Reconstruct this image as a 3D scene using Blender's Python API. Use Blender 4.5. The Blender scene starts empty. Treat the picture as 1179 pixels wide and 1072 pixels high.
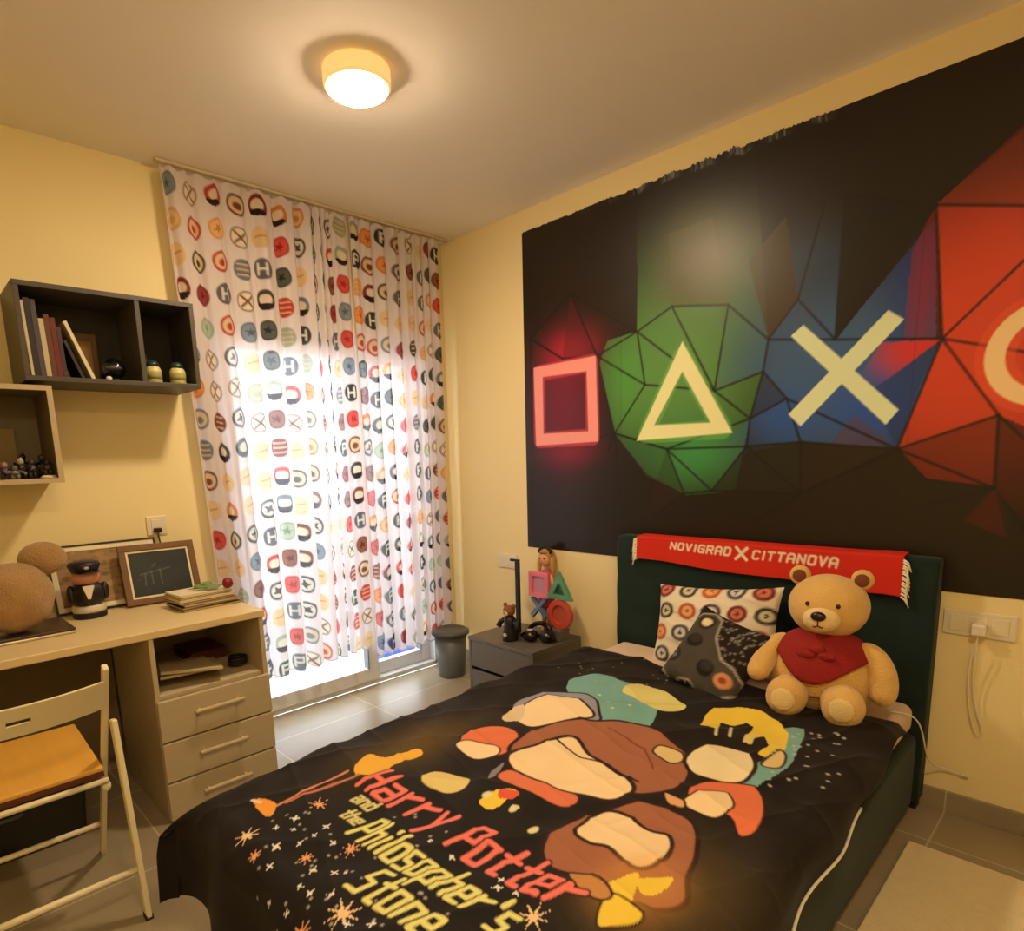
import bpy, math, random
import numpy as np
from mathutils import Vector, Matrix
random.seed(7); RNG = np.random.RandomState(7)
SC = bpy.context.scene; COL = SC.collection

# ------------------------------------------------------------------ camera
W, H = 1179.0, 1072.0
CP = np.array([-2.64217, -3.06374, 1.32969]); FPX = 712.968; PX, PY = 554.635, 648.863
CR = np.array([0.72239226, -0.69073362, -0.0321944]); CU = np.array([0.13894624, 0.09939079, 0.98529966])
CF = np.array([0.67737978, 0.71624614, -0.16777398])
cd = bpy.data.cameras.new('camera'); cam = bpy.data.objects.new('camera', cd); COL.objects.link(cam)
cam.matrix_world = Matrix(((CR[0], CU[0], -CF[0], CP[0]), (CR[1], CU[1], -CF[1], CP[1]), (CR[2], CU[2], -CF[2], CP[2]), (0, 0, 0, 1)))
cd.sensor_fit = 'HORIZONTAL'; cd.sensor_width = 36; cd.lens = FPX / W * 36
cd.shift_x = (W / 2 - PX) / W; cd.shift_y = (PY - H / 2) / W
cd.clip_start = 0.02
SC.camera = cam
# ------------------------------------------------------------------ world, exposure
SC.view_settings.view_transform = 'Standard'; SC.view_settings.look = 'None'
SC.view_settings.gamma = 1; SC.view_settings.use_curve_mapping = False
SC.view_settings.exposure = 0.26
wd = bpy.data.worlds.new('sky'); SC.world = wd; wd.use_nodes = True
bg = wd.node_tree.nodes['Background']; bg.inputs[0].default_value = (0.78, 0.88, 1.0, 1); bg.inputs[1].default_value = 6.2
LAMP_POS = (-1.318, -1.134); LAMP_STRENGTH = 215.0; LAMP_COL = (1.0, 0.77, 0.51)
al = bpy.data.lights.new('rear_ceiling_lamp', 'AREA'); al.shape = 'DISK'; al.size = 0.30; al.energy = 18; al.color = LAMP_COL   # the room's second ceiling lamp, behind the camera
alo = bpy.data.objects.new('rear_ceiling_lamp', al); COL.objects.link(alo); alo.location = (-2.3, -3.25, 2.56)

# ------------------------------------------------------------------ helpers
def lin(c):
    return tuple(((v / 255.0) / 12.92 if v <= 10 else (((v / 255.0) + 0.055) / 1.055) ** 2.4) for v in c)
def pix(u, v, ax, val):
    d = CF + (u - PX) / FPX * CR - (v - PY) / FPX * CU
    return CP + (val - CP[ax]) / d[ax] * d
def mat(name, col, rough=0.6, var=0.08, scale=12, bump=0.0, bscale=80, metal=0.0, emit=None, estr=0, spec=0.5, stretch=None, trans=0.0, sheen=0.0, coat=0.0):
    m = bpy.data.materials.new(name); m.use_nodes = True; nt = m.node_tree; b = nt.nodes['Principled BSDF']
    c = lin(col); tc = nt.nodes.new('ShaderNodeTexCoord'); src = tc.outputs['Object']
    if stretch:
        mp = nt.nodes.new('ShaderNodeMapping'); mp.inputs['Scale'].default_value = stretch; nt.links.new(src, mp.inputs[0]); src = mp.outputs[0]
    if var > 0:
        n = nt.nodes.new('ShaderNodeTexNoise'); n.inputs['Scale'].default_value = scale; n.inputs['Detail'].default_value = 4; nt.links.new(src, n.inputs['Vector'])
        r = nt.nodes.new('ShaderNodeMix'); r.data_type = 'RGBA'
        r.inputs[6].default_value = tuple(x * (1 - var) for x in c) + (1,); r.inputs[7].default_value = tuple(min(1, x * (1 + var)) for x in c) + (1,)
        nt.links.new(n.outputs['Fac'], r.inputs[0]); nt.links.new(r.outputs[2], b.inputs['Base Color'])
    else: b.inputs['Base Color'].default_value = c + (1,)
    if bump > 0:
        n2 = nt.nodes.new('ShaderNodeTexNoise'); n2.inputs['Scale'].default_value = bscale; n2.inputs['Detail'].default_value = 3; nt.links.new(src, n2.inputs['Vector'])
        bp = nt.nodes.new('ShaderNodeBump'); bp.inputs['Strength'].default_value = bump; bp.inputs['Distance'].default_value = 0.01
        nt.links.new(n2.outputs['Fac'], bp.inputs['Height']); nt.links.new(bp.outputs[0], b.inputs['Normal'])
    b.inputs['Roughness'].default_value = rough; b.inputs['Metallic'].default_value = metal; b.inputs['Specular IOR Level'].default_value = spec
    b.inputs['Transmission Weight'].default_value = trans; b.inputs['Sheen Weight'].default_value = sheen; b.inputs['Coat Weight'].default_value = coat
    if emit: b.inputs['Emission Color'].default_value = tuple(emit) + (1,); b.inputs['Emission Strength'].default_value = estr
    return m
def mat_paint(name, rough=0.7, bump=0.0, bscale=300, spec=0.4, sheen=0.0, translucent=0.0, transparent=0.0):
    m = bpy.data.materials.new(name); m.use_nodes = True; nt = m.node_tree; b = nt.nodes['Principled BSDF']
    a = nt.nodes.new('ShaderNodeVertexColor'); a.layer_name = 'print'
    nt.links.new(a.outputs['Color'], b.inputs['Base Color'])
    b.inputs['Roughness'].default_value = rough; b.inputs['Specular IOR Level'].default_value = spec; b.inputs['Sheen Weight'].default_value = sheen
    if bump > 0:
        tc = nt.nodes.new('ShaderNodeTexCoord'); n2 = nt.nodes.new('ShaderNodeTexNoise'); n2.inputs['Scale'].default_value = bscale; nt.links.new(tc.outputs['Object'], n2.inputs['Vector'])
        bp = nt.nodes.new('ShaderNodeBump'); bp.inputs['Strength'].default_value = bump; bp.inputs['Distance'].default_value = 0.005
        nt.links.new(n2.outputs['Fac'], bp.inputs['Height']); nt.links.new(bp.outputs[0], b.inputs['Normal'])
    if translucent > 0:
        out = nt.nodes['Material Output']; t = nt.nodes.new('ShaderNodeBsdfTranslucent'); nt.links.new(a.outputs['Color'], t.inputs['Color'])
        mx = nt.nodes.new('ShaderNodeMixShader'); mx.inputs[0].default_value = translucent
        nt.links.new(b.outputs[0], mx.inputs[1]); nt.links.new(t.outputs[0], mx.inputs[2])
        tr = nt.nodes.new('ShaderNodeBsdfTransparent'); mx2 = nt.nodes.new('ShaderNodeMixShader'); mx2.inputs[0].default_value = transparent
        tr.inputs['Color'].default_value = (1, 1, 1, 1)
        nt.links.new(mx.outputs[0], mx2.inputs[1]); nt.links.new(tr.outputs[0], mx2.inputs[2]); nt.links.new(mx2.outputs[0], out.inputs[0])
    return m
class B:
    def __init__(s): s.v = []; s.f = []
    def add(s, vs, fs, X=None):
        o = len(s.v)
        for p in vs: s.v.append(tuple(X @ Vector(p)) if X is not None else tuple(p))
        s.f += [tuple(i + o for i in f) for f in fs]; return s
    def box(s, x0, x1, y0, y1, z0, z1, X=None):
        vs = [(x, y, z) for x in (x0, x1) for y in (y0, y1) for z in (z0, z1)]
        return s.add(vs, [(0, 1, 3, 2), (4, 6, 7, 5), (0, 4, 5, 1), (2, 3, 7, 6), (0, 2, 6, 4), (1, 5, 7, 3)], X)
    def tube(s, pts, r, n=10, X=None):
        pts = [Vector(p) for p in pts]; rs = r if isinstance(r, (list, tuple)) else [r] * len(pts); vs = []; fs = []
        prev = None
        for i, p in enumerate(pts):
            t = (pts[min(i + 1, len(pts) - 1)] - pts[max(i - 1, 0)]).normalized()
            if prev is None: a = t.orthogonal().normalized()
            else: a = (prev - t * prev.dot(t)); a = a.normalized() if a.length > 1e-6 else t.orthogonal().normalized()
            prev = a; b = t.cross(a)
            for k in range(n):
                q = 2 * math.pi * k / n; vs.append(p + (a * math.cos(q) + b * math.sin(q)) * rs[i])
        for i in range(len(pts) - 1):
            for k in range(n): fs.append((i * n + k, i * n + (k + 1) % n, (i + 1) * n + (k + 1) % n, (i + 1) * n + k))
        fs.append(tuple(range(n))[::-1]); fs.append(tuple((len(pts) - 1) * n + k for k in range(n)))
        return s.add(vs, fs, X)
    def ell(s, c, r, nu=32, nv=20, X=None, R=None, fn=None):
        c = Vector(c); r = r if isinstance(r, (tuple, list)) else (r, r, r); vs = []; fs = []
        for j in range(nv + 1):
            th = math.pi * j / nv
            for i in range(nu):
                ph = 2 * math.pi * i / nu; d = Vector((math.sin(th) * math.cos(ph), math.sin(th) * math.sin(ph), math.cos(th)))
                k = fn(d) if fn else 1.0
                p = Vector((d.x * r[0], d.y * r[1], d.z * r[2])) * k
                if R is not None: p = R @ p
                vs.append(c + p)
        for j in range(nv):
            for i in range(nu): fs.append((j * nu + i, (j + 1) * nu + i, (j + 1) * nu + (i + 1) % nu, j * nu + (i + 1) % nu))
        return s.add(vs, fs, X)
    def lathe(s, c, prof, n=32, X=None):
        vs = []; fs = []
        for (r, z) in prof:
            for k in range(n): q = 2 * math.pi * k / n; vs.append((c[0] + r * math.cos(q), c[1] + r * math.sin(q), c[2] + z))
        for i in range(len(prof) - 1):
            for k in range(n): fs.append((i * n + k, i * n + (k + 1) % n, (i + 1) * n + (k + 1) % n, (i + 1) * n + k))
        fs.append(tuple(range(n))[::-1]); fs.append(tuple((len(prof) - 1) * n + k for k in range(n)))
        return s.add(vs, fs, X)
    def prism(s, poly, o, U, V, N, d, X=None):   # polygon in plane o+U,V extruded along N by d
        o, U, V, N = Vector(o), Vector(U), Vector(V), Vector(N); n = len(poly)
        vs = [o + U * a + V * b for a, b in poly] + [o + U * a + V * b + N * d for a, b in poly]
        fs = [tuple(range(n))[::-1], tuple(range(n, 2 * n))] + [(i, (i + 1) % n, n + (i + 1) % n, n + i) for i in range(n)]
        return s.add(vs, fs, X)
def tag(o, label=None, cat=None, group=None, kind=None):
    if label: o['label'] = label
    if cat: o['category'] = cat
    if group: o['group'] = group
    if kind: o['kind'] = kind
    return o
def thing(name, label, cat, loc=(0, 0, 0), group=None):
    o = bpy.data.objects.new(name, None); COL.objects.link(o); o.location = loc; o.empty_display_size = 0.05
    return tag(o, label, cat, group)
def worldloc(o):
    p = Vector(o.location)
    while o.parent: o = o.parent; p += Vector(o.location)
    return p
def obj(name, b, m, parent=None, smooth=False, bevel=0, label=None, loc=None, seg=2):
    me = bpy.data.meshes.new(name)
    off = worldloc(parent) if parent else Vector((0, 0, 0))
    if loc is None:
        a = np.array(b.v); l = Vector((0, 0, 0)) if parent else Vector((float(a[:, 0].mean()), float(a[:, 1].mean()), float(a[:, 2].min())))
    else: l = Vector(loc)
    o2 = off + l if parent else l
    me.from_pydata([(p[0] - o2.x, p[1] - o2.y, p[2] - o2.z) for p in b.v], [], b.f); me.update()
    import bmesh
    bm = bmesh.new(); bm.from_mesh(me); bmesh.ops.recalc_face_normals(bm, faces=bm.faces); bm.to_mesh(me); bm.free()
    if smooth: me.polygons.foreach_set('use_smooth', [True] * len(me.polygons))
    me.materials.append(m); o = bpy.data.objects.new(name, me); COL.objects.link(o)
    if parent: o.parent = parent
    o.location = l
    if bevel:
        md = o.modifiers.new('bevel', 'BEVEL'); md.width = bevel; md.segments = seg; md.limit_method = 'ANGLE'
    if label: o['label'] = label
    return o
def struct(name, b, m, parent=None, bevel=0):
    o = obj(name, b, m, parent, bevel=bevel)
    if not parent: o['kind'] = 'structure'
    return o
class Paint:                      # flat colours of a printed pattern at sample points (two surface coordinates per point)
    def __init__(s, x, y, base, res):
        s.x = x.ravel(); s.y = y.ravel(); s.c = np.tile(np.array(lin(base)), (s.x.size, 1)); s.res = res
    def _bb(s, P, pad):
        P = np.array(P); return np.where((s.x > P[:, 0].min() - pad) & (s.x < P[:, 0].max() + pad) & (s.y > P[:, 1].min() - pad) & (s.y < P[:, 1].max() + pad))[0]
    def put(s, idx, a, col):
        a = (np.clip(a, 0, 1))[:, None]; s.c[idx] = s.c[idx] * (1 - a) + np.array(lin(col)) * a
    def inside(s, idx, P):
        x, y = s.x[idx], s.y[idx]; r = np.zeros(idx.size, bool)
        for i in range(len(P)):
            x1, y1 = P[i]; x2, y2 = P[(i + 1) % len(P)]
            if y1 == y2: continue
            r ^= ((y1 > y) != (y2 > y)) & (x < (x2 - x1) * (y - y1) / (y2 - y1) + x1)
        return r
    def poly(s, P, col, al=1.0):
        i = s._bb(P, 0); m = s.inside(i, P); s.put(i[m], np.full(m.sum(), al), col)
    def seg(s, P, w, col, al=1.0, closed=False):
        P = list(P) + ([P[0]] if closed else [])
        i = s._bb(P, w)
        if i.size == 0: return
        d = np.full(i.size, 9.0)
        for (x1, y1), (x2, y2) in zip(P[:-1], P[1:]):
            dx, dy = x2 - x1, y2 - y1; L = dx * dx + dy * dy + 1e-12
            t = np.clip(((s.x[i] - x1) * dx + (s.y[i] - y1) * dy) / L, 0, 1)
            d = np.minimum(d, np.hypot(s.x[i] - x1 - t * dx, s.y[i] - y1 - t * dy))
        s.put(i, (w / 2 - d) / s.res + 0.5, tuple(col)) if al == 1 else s.put(i, np.clip((w / 2 - d) / s.res + 0.5, 0, 1) * al, col)
    def ellipse(s, c, rx, ry, col, al=1.0):
        i = s._bb([(c[0] - rx, c[1] - ry), (c[0] + rx, c[1] + ry)], 0.005); d = np.hypot((s.x[i] - c[0]) / rx, (s.y[i] - c[1]) / ry)
        s.put(i, np.clip((1 - d) * min(rx, ry) / s.res + 0.5, 0, 1) * al, col)
    def glow(s, c, rx, ry, col, al=1.0, P=None, p=2.0):
        i = s._bb([(c[0] - 3 * rx, c[1] - 3 * ry), (c[0] + 3 * rx, c[1] + 3 * ry)], 0); d = np.hypot((s.x[i] - c[0]) / rx, (s.y[i] - c[1]) / ry)
        a = np.exp(-d ** p) * al
        if P is not None: a = a * s.inside(i, P)
        s.put(i, a, col)
    def star(s, c, r, n, col, rot=0.0, inner=0.35):
        P = [(c[0] + (r if k % 2 == 0 else r * inner) * math.cos(rot + math.pi * k / n), c[1] + (r if k % 2 == 0 else r * inner) * math.sin(rot + math.pi * k / n)) for k in range(2 * n)]
        s.poly(P, col)
def grid_obj(name, V, paint, m, parent=None, label=None, wrap=False, solid=0.0, loc=None):
    ny, nx = V.shape[:2]; me = bpy.data.meshes.new(name); off = worldloc(parent) if parent else Vector((0, 0, 0))
    if loc is None: loc = Vector((0, 0, 0)) if parent else Vector((float(V[..., 0].mean()), float(V[..., 1].mean()), float(V[..., 2].min())))
    P = V.reshape(-1, 3) - np.array(off + Vector(loc))
    j, i = np.meshgrid(np.arange(ny - 1), np.arange(nx - 1), indexing='ij'); a = (j * nx + i).ravel()
    F = np.stack([a, a + 1, a + nx + 1, a + nx], 1).astype(np.int32)
    me.vertices.add(len(P)); me.vertices.foreach_set('co', P.astype(np.float32).ravel())
    me.loops.add(F.size); me.loops.foreach_set('vertex_index', F.ravel())
    me.polygons.add(len(F)); me.polygons.foreach_set('loop_start', np.arange(0, F.size, 4, dtype=np.int32)); me.polygons.foreach_set('loop_total', np.full(len(F), 4, np.int32))
    me.polygons.foreach_set('use_smooth', np.ones(len(F), bool)); me.update(calc_edges=True); me.validate()
    at = me.color_attributes.new('print', 'FLOAT_COLOR', 'POINT'); at.data.foreach_set('color', np.hstack([paint.c, np.ones((len(P), 1))]).astype(np.float32).ravel())
    me.materials.append(m); o = bpy.data.objects.new(name, me); COL.objects.link(o)
    if parent: o.parent = parent
    o.location = loc
    if solid: md = o.modifiers.new('thickness', 'SOLIDIFY'); md.thickness = solid; md.offset = -1
    if label: o['label'] = label
    return o
GLY = {  # stroke letters on a unit box: x 0..1, y 0..1 (lowercase tops at .65)
 'N': [[(0, 0), (0, 1), (1, 0), (1, 1)]], 'O': [[(0, .1), (0, .9), (.2, 1), (.8, 1), (1, .9), (1, .1), (.8, 0), (.2, 0), (0, .1)]], 'V': [[(0, 1), (.5, 0), (1, 1)]], 'I': [[(.5, 0), (.5, 1)]],
 'G': [[(1, .9), (.8, 1), (.2, 1), (0, .85), (0, .15), (.2, 0), (1, 0), (1, .5), (.55, .5)]], 'R': [[(0, 0), (0, 1), (.9, 1), (1, .85), (1, .6), (.9, .48), (0, .48)], [(.5, .48), (1, 0)]],
 'A': [[(0, 0), (0, .8), (.25, 1), (.75, 1), (1, .8), (1, 0)], [(0, .42), (1, .42)]], 'D': [[(0, 0), (0, 1), (.75, 1), (1, .8), (1, .2), (.75, 0), (0, 0)]], 'X': [[(0, 0), (1, 1)], [(0, 1), (1, 0)]],
 'C': [[(1, .9), (.8, 1), (.2, 1), (0, .85), (0, .15), (.2, 0), (.8, 0), (1, .1)]], 'T': [[(0, 1), (1, 1)], [(.5, 1), (.5, 0)]], 'H': [[(0, 0), (0, 1)], [(1, 0), (1, 1)], [(0, .5), (1, .5)]],
 'P': [[(0, 0), (0, 1), (1, 1), (1, .45), (0, .45)]], 'S': [[(1, 1), (0, 1), (0, .55), (1, .5), (1, 0), (0, 0)]],
 'a': [[(0, .65), (1, .65), (1, 0), (0, 0), (0, .35), (1, .35)]], 'r': [[(0, 0), (0, .65)], [(0, .5), (1, .65)]], 'y': [[(0, .65), (.5, .1)], [(1, .65), (.2, -.35)]],
 'o': [[(0, 0), (0, .65), (1, .65), (1, 0), (0, 0)]], 't': [[(.5, 1), (.5, 0), (1, 0)], [(0, .65), (1, .65)]], 'e': [[(1, 0), (0, 0), (0, .65), (1, .65), (1, .32), (0, .32)]],
 'h': [[(0, 0), (0, 1)], [(0, .6), (1, .6), (1, 0)]], 'i': [[(.5, 0), (.5, .6)], [(.5, .85), (.5, .95)]], 'l': [[(.5, 0), (.5, 1)]], 's': [[(1, .65), (0, .65), (0, .35), (1, .3), (1, 0), (0, 0)]],
 'p': [[(0, -.35), (0, .65), (1, .65), (1, 0), (0, 0)]], 'n': [[(0, 0), (0, .65), (1, .6), (1, 0)]], 'd': [[(1, 1), (1, 0), (0, 0), (0, .65), (1, .65)]], "'": [[(.5, .95), (.4, .7)]]}
def write(p, txt, o, U, Vv, adv, wfac, stroke, col, al=1.0):   # o: start, U: reading direction, Vv: letter height vector
    x = 0.0
    for ch in txt:
        if ch == ' ': x += adv * 0.7; continue
        k = 0.35 if ch in "iIl'" else 1.0
        for line in GLY[ch]:
            p.seg([(o[0] + U[0] * (x + a * adv * wfac * k) + Vv[0] * b, o[1] + U[1] * (x + a * adv * wfac * k) + Vv[1] * b) for a, b in line], stroke, col, al)
        x += adv * (0.55 if k < 1 else 1.0)
    return x
def bend(v, lo, hi): return max(lo, min(hi, v))
def rotX(c, rx=0, ry=0, rz=0):
    c = Vector(c); from_e = Matrix.Rotation(rz, 4, 'Z') @ Matrix.Rotation(ry, 4, 'Y') @ Matrix.Rotation(rx, 4, 'X')
    return Matrix.Translation(c) @ from_e

# ------------------------------------------------------------------ materials
M_wall = mat('wall_paint', (245, 228, 174), 0.85, 0.015, 3, 0.02, 60, spec=0.2)
M_ceil = mat('ceiling_paint', (249, 243, 232), 0.9, 0.015, 2, spec=0.2)
M_pvc = mat('white_pvc', (235, 236, 236), 0.35, 0.01)
M_plast = mat('cream_plastic', (232, 222, 196), 0.35, 0.01)
M_desk = mat('beige_laminate', (224, 202, 152), 0.38, 0.06, 6, 0, stretch=(1, 12, 12))
M_cab = mat('grey_beige_laminate', (196, 180, 146), 0.45, 0.06, 5, 0, stretch=(1, 10, 10))
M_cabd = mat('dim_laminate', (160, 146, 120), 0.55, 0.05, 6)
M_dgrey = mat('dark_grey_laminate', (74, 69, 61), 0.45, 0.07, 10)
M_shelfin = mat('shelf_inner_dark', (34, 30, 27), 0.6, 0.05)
M_shelfin2 = mat('shelf_inner_taupe', (120, 106, 84), 0.6, 0.05)
M_edge = mat('light_edge', (190, 172, 136), 0.5, 0.04)
M_night = mat('nightstand_grey', (98, 92, 84), 0.42, 0.05, 12)
M_black = mat('black_gloss', (14, 13, 14), 0.15, 0.02)
M_blackm = mat('black_matte', (20, 19, 20), 0.6, 0.05)
M_green = mat('green_velvet', (17, 40, 35), 0.8, 0.18, 9, 0.25, 500, sheen=0.08, spec=0.3)
M_bgrey = mat('bin_grey', (98, 102, 104), 0.4, 0.03)
M_white = mat('white_cloth', (232, 222, 205), 0.85, 0.02, 8, 0.15, 200)
M_chair = mat('chair_white', (236, 226, 186), 0.4, 0.02)
M_seat = mat('seat_wood', (226, 172, 74), 0.5, 0.12, 4, 0, stretch=(8, 1, 1))
M_seated = mat('seat_edge_brown', (92, 42, 24), 0.6, 0.05)
M_glass = bpy.data.materials.new('window_glass'); M_glass.use_nodes = True
_nt = M_glass.node_tree; _g = _nt.nodes.new('ShaderNodeBsdfTransparent'); _s = _nt.nodes.new('ShaderNodeBsdfGlossy'); _s.inputs['Roughness'].default_value = 0.02
_mx = _nt.nodes.new('ShaderNodeMixShader'); _mx.inputs[0].default_value = 0.06; _nt.links.new(_g.outputs[0], _mx.inputs[1]); _nt.links.new(_s.outputs[0], _mx.inputs[2]); _nt.links.new(_mx.outputs[0], _nt.nodes['Material Output'].inputs[0])
def tile_mat(name, c1, c2, grout, off, sx, sy, rough=0.3):
    m = bpy.data.materials.new(name); m.use_nodes = True; nt = m.node_tree; b = nt.nodes['Principled BSDF']
    tc = nt.nodes.new('ShaderNodeTexCoord'); mp = nt.nodes.new('ShaderNodeMapping'); mp.inputs['Location'].default_value = off
    br = nt.nodes.new('ShaderNodeTexBrick'); br.offset = 0; br.squash = 1; br.inputs['Scale'].default_value = 1.0; br.inputs['Mortar Size'].default_value = 0.003
    br.inputs['Brick Width'].default_value = sx; br.inputs['Row Height'].default_value = sy; br.inputs['Mortar Smooth'].default_value = 0.1
    geo = nt.nodes.new('ShaderNodeNewGeometry'); nt.links.new(geo.outputs['Position'], mp.inputs[0]); nt.links.new(mp.outputs[0], br.inputs['Vector'])
    n = nt.nodes.new('ShaderNodeTexNoise'); n.inputs['Scale'].default_value = 5; n.inputs['Detail'].default_value = 6; nt.links.new(geo.outputs['Position'], n.inputs['Vector'])
    r = nt.nodes.new('ShaderNodeMix'); r.data_type = 'RGBA'; r.inputs[6].default_value = lin(c1) + (1,); r.inputs[7].default_value = lin(c2) + (1,); nt.links.new(n.outputs['Fac'], r.inputs[0])
    nt.links.new(r.outputs[2], br.inputs['Color1']); nt.links.new(r.outputs[2], br.inputs['Color2']); br.inputs['Mortar'].default_value = lin(grout) + (1,)
    nt.links.new(br.outputs['Color'], b.inputs['Base Color']); b.inputs['Roughness'].default_value = rough
    return m
M_tile = tile_mat('floor_tile', (146, 133, 108), (166, 152, 124), (196, 184, 154), (0.25, 0.3, 0), 0.615, 0.6, 0.34)
M_rug = mat('rug_beige', (236, 220, 176), 0.95, 0.07, 40, 0.5, 250)

# ------------------------------------------------------------------ room
XL, YN, HC = -3.42, -3.6, 2.618
struct('floor', B().box(XL, 0, YN, 0, -0.1, 0), M_tile)
struct('ceiling', B().box(XL, 0, YN, 0, HC, HC + 0.1), M_ceil)
struct('wall_right', B().box(0, 0.12, YN, 0.25, 0, HC), M_wall)
struct('wall_left', B().box(XL - 0.12, XL, YN, 0.25, 0, HC), M_wall)
struct('wall_near', B().box(XL, 0, YN - 0.12, YN, 0, HC), M_wall)
OX0, OX1, OZ = -1.50, -0.14, 2.02
struct('wall_far', B().box(XL, OX0, 0, 0.25, 0, HC).box(OX1, 0, 0, 0.25, 0, HC).box(OX0, OX1, 0, 0.25, OZ, HC), M_wall)
struct('baseboard_right', B().box(-0.012, 0, YN, 0, 0, 0.08), M_tile, bevel=0.002)
struct('baseboard_far', B().box(XL, OX0 - 0.02, -0.012, 0, 0, 0.08).box(OX1 + 0.02, -0.013, -0.012, 0, 0, 0.08), M_tile, bevel=0.002)
# balcony door: fixed frame, two sashes with glass
door = thing('door_1', None, None, (-0.8, 0.05, 0)); door['kind'] = 'structure'
struct('frame', B().box(OX0, OX0 + 0.05, 0.0, 0.12, 0, OZ).box(OX1 - 0.05, OX1, 0.0, 0.12, 0, OZ).box(OX0 + 0.05, OX1 - 0.05, 0.0, 0.12, OZ - 0.05, OZ).box(OX0 + 0.05, OX1 - 0.05, 0.0, 0.12, 0, 0.03), M_pvc, door, bevel=0.004)
def sash(x0, x1, y0, y1):
    s = obj('sash', B().box(x0, x0 + 0.07, y0, y1, 0.03, OZ - 0.05).box(x1 - 0.07, x1, y0, y1, 0.03, OZ - 0.05).box(x0 + 0.07, x1 - 0.07, y0, y1, 0.03, 0.11).box(x0 + 0.07, x1 - 0.07, y0, y1, OZ - 0.13, OZ - 0.05), M_pvc, door, bevel=0.005)
    obj('glass', B().box(x0 + 0.065, x1 - 0.065, (y0 + y1) / 2 - 0.003, (y0 + y1) / 2 + 0.003, 0.1, OZ - 0.12), M_glass, s)
    obj('gasket', B().box(x0 + 0.07, x0 + 0.076, y0 - 0.002, y1, 0.11, OZ - 0.13).box(x1 - 0.076, x1 - 0.07, y0 - 0.002, y1, 0.11, OZ - 0.13), M_bgrey, s)
sash(OX0 + 0.05, -0.635, -0.01, 0.035); sash(-0.70, OX1 - 0.05, 0.055, 0.10)
M_out = mat('balcony_stone', (225, 225, 222), 0.8, 0.04, 8)
struct('balcony_floor', B().box(-3.2, 0.8, 0.25, 1.7, -0.12, -0.02), M_out)
struct('balcony_parapet', B().box(-3.2, 0.8, 1.7, 1.85, -0.12, 0.95), M_out)
struct('door_sill', B().box(OX0, OX1, 0.12, 0.25, -0.02, 0.02), M_out)
tag(obj('blue_mat', B().box(-0.40, -0.12, 0.30, 0.60, -0.019, 0.06), mat('blue_foam', (60, 92, 190), 0.7), bevel=0.015), 'blue folded mat lying outside on the balcony behind the door glass', 'mat')

# ------------------------------------------------------------------ ceiling light
cl = thing('ceiling_light', 'small round glowing flush lamp mounted on the ceiling', 'lamp', (LAMP_POS[0], LAMP_POS[1], HC))
M_gold = mat('lamp_rim', (240, 205, 120), 0.5, 0.0, emit=(1.0, 0.60, 0.22), estr=0.62)
obj('rim', B().lathe((LAMP_POS[0], LAMP_POS[1], HC), [(0.10, -0.001), (0.112, -0.004), (0.112, -0.05), (0.104, -0.058), (0.098, -0.058)], 48), M_gold, cl, smooth=False)
M_lamp = mat('lamp_diffuser', (255, 250, 235), 0.4, 0.0, emit=LAMP_COL, estr=LAMP_STRENGTH)
obj('diffuser', B().lathe((LAMP_POS[0], LAMP_POS[1], HC), [(0.098, -0.055), (0.0975, -0.064), (0.086, -0.070), (0.04, -0.076), (0.004, -0.077)], 48), M_lamp, cl, smooth=True, label='bright glowing diffuser')

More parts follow.
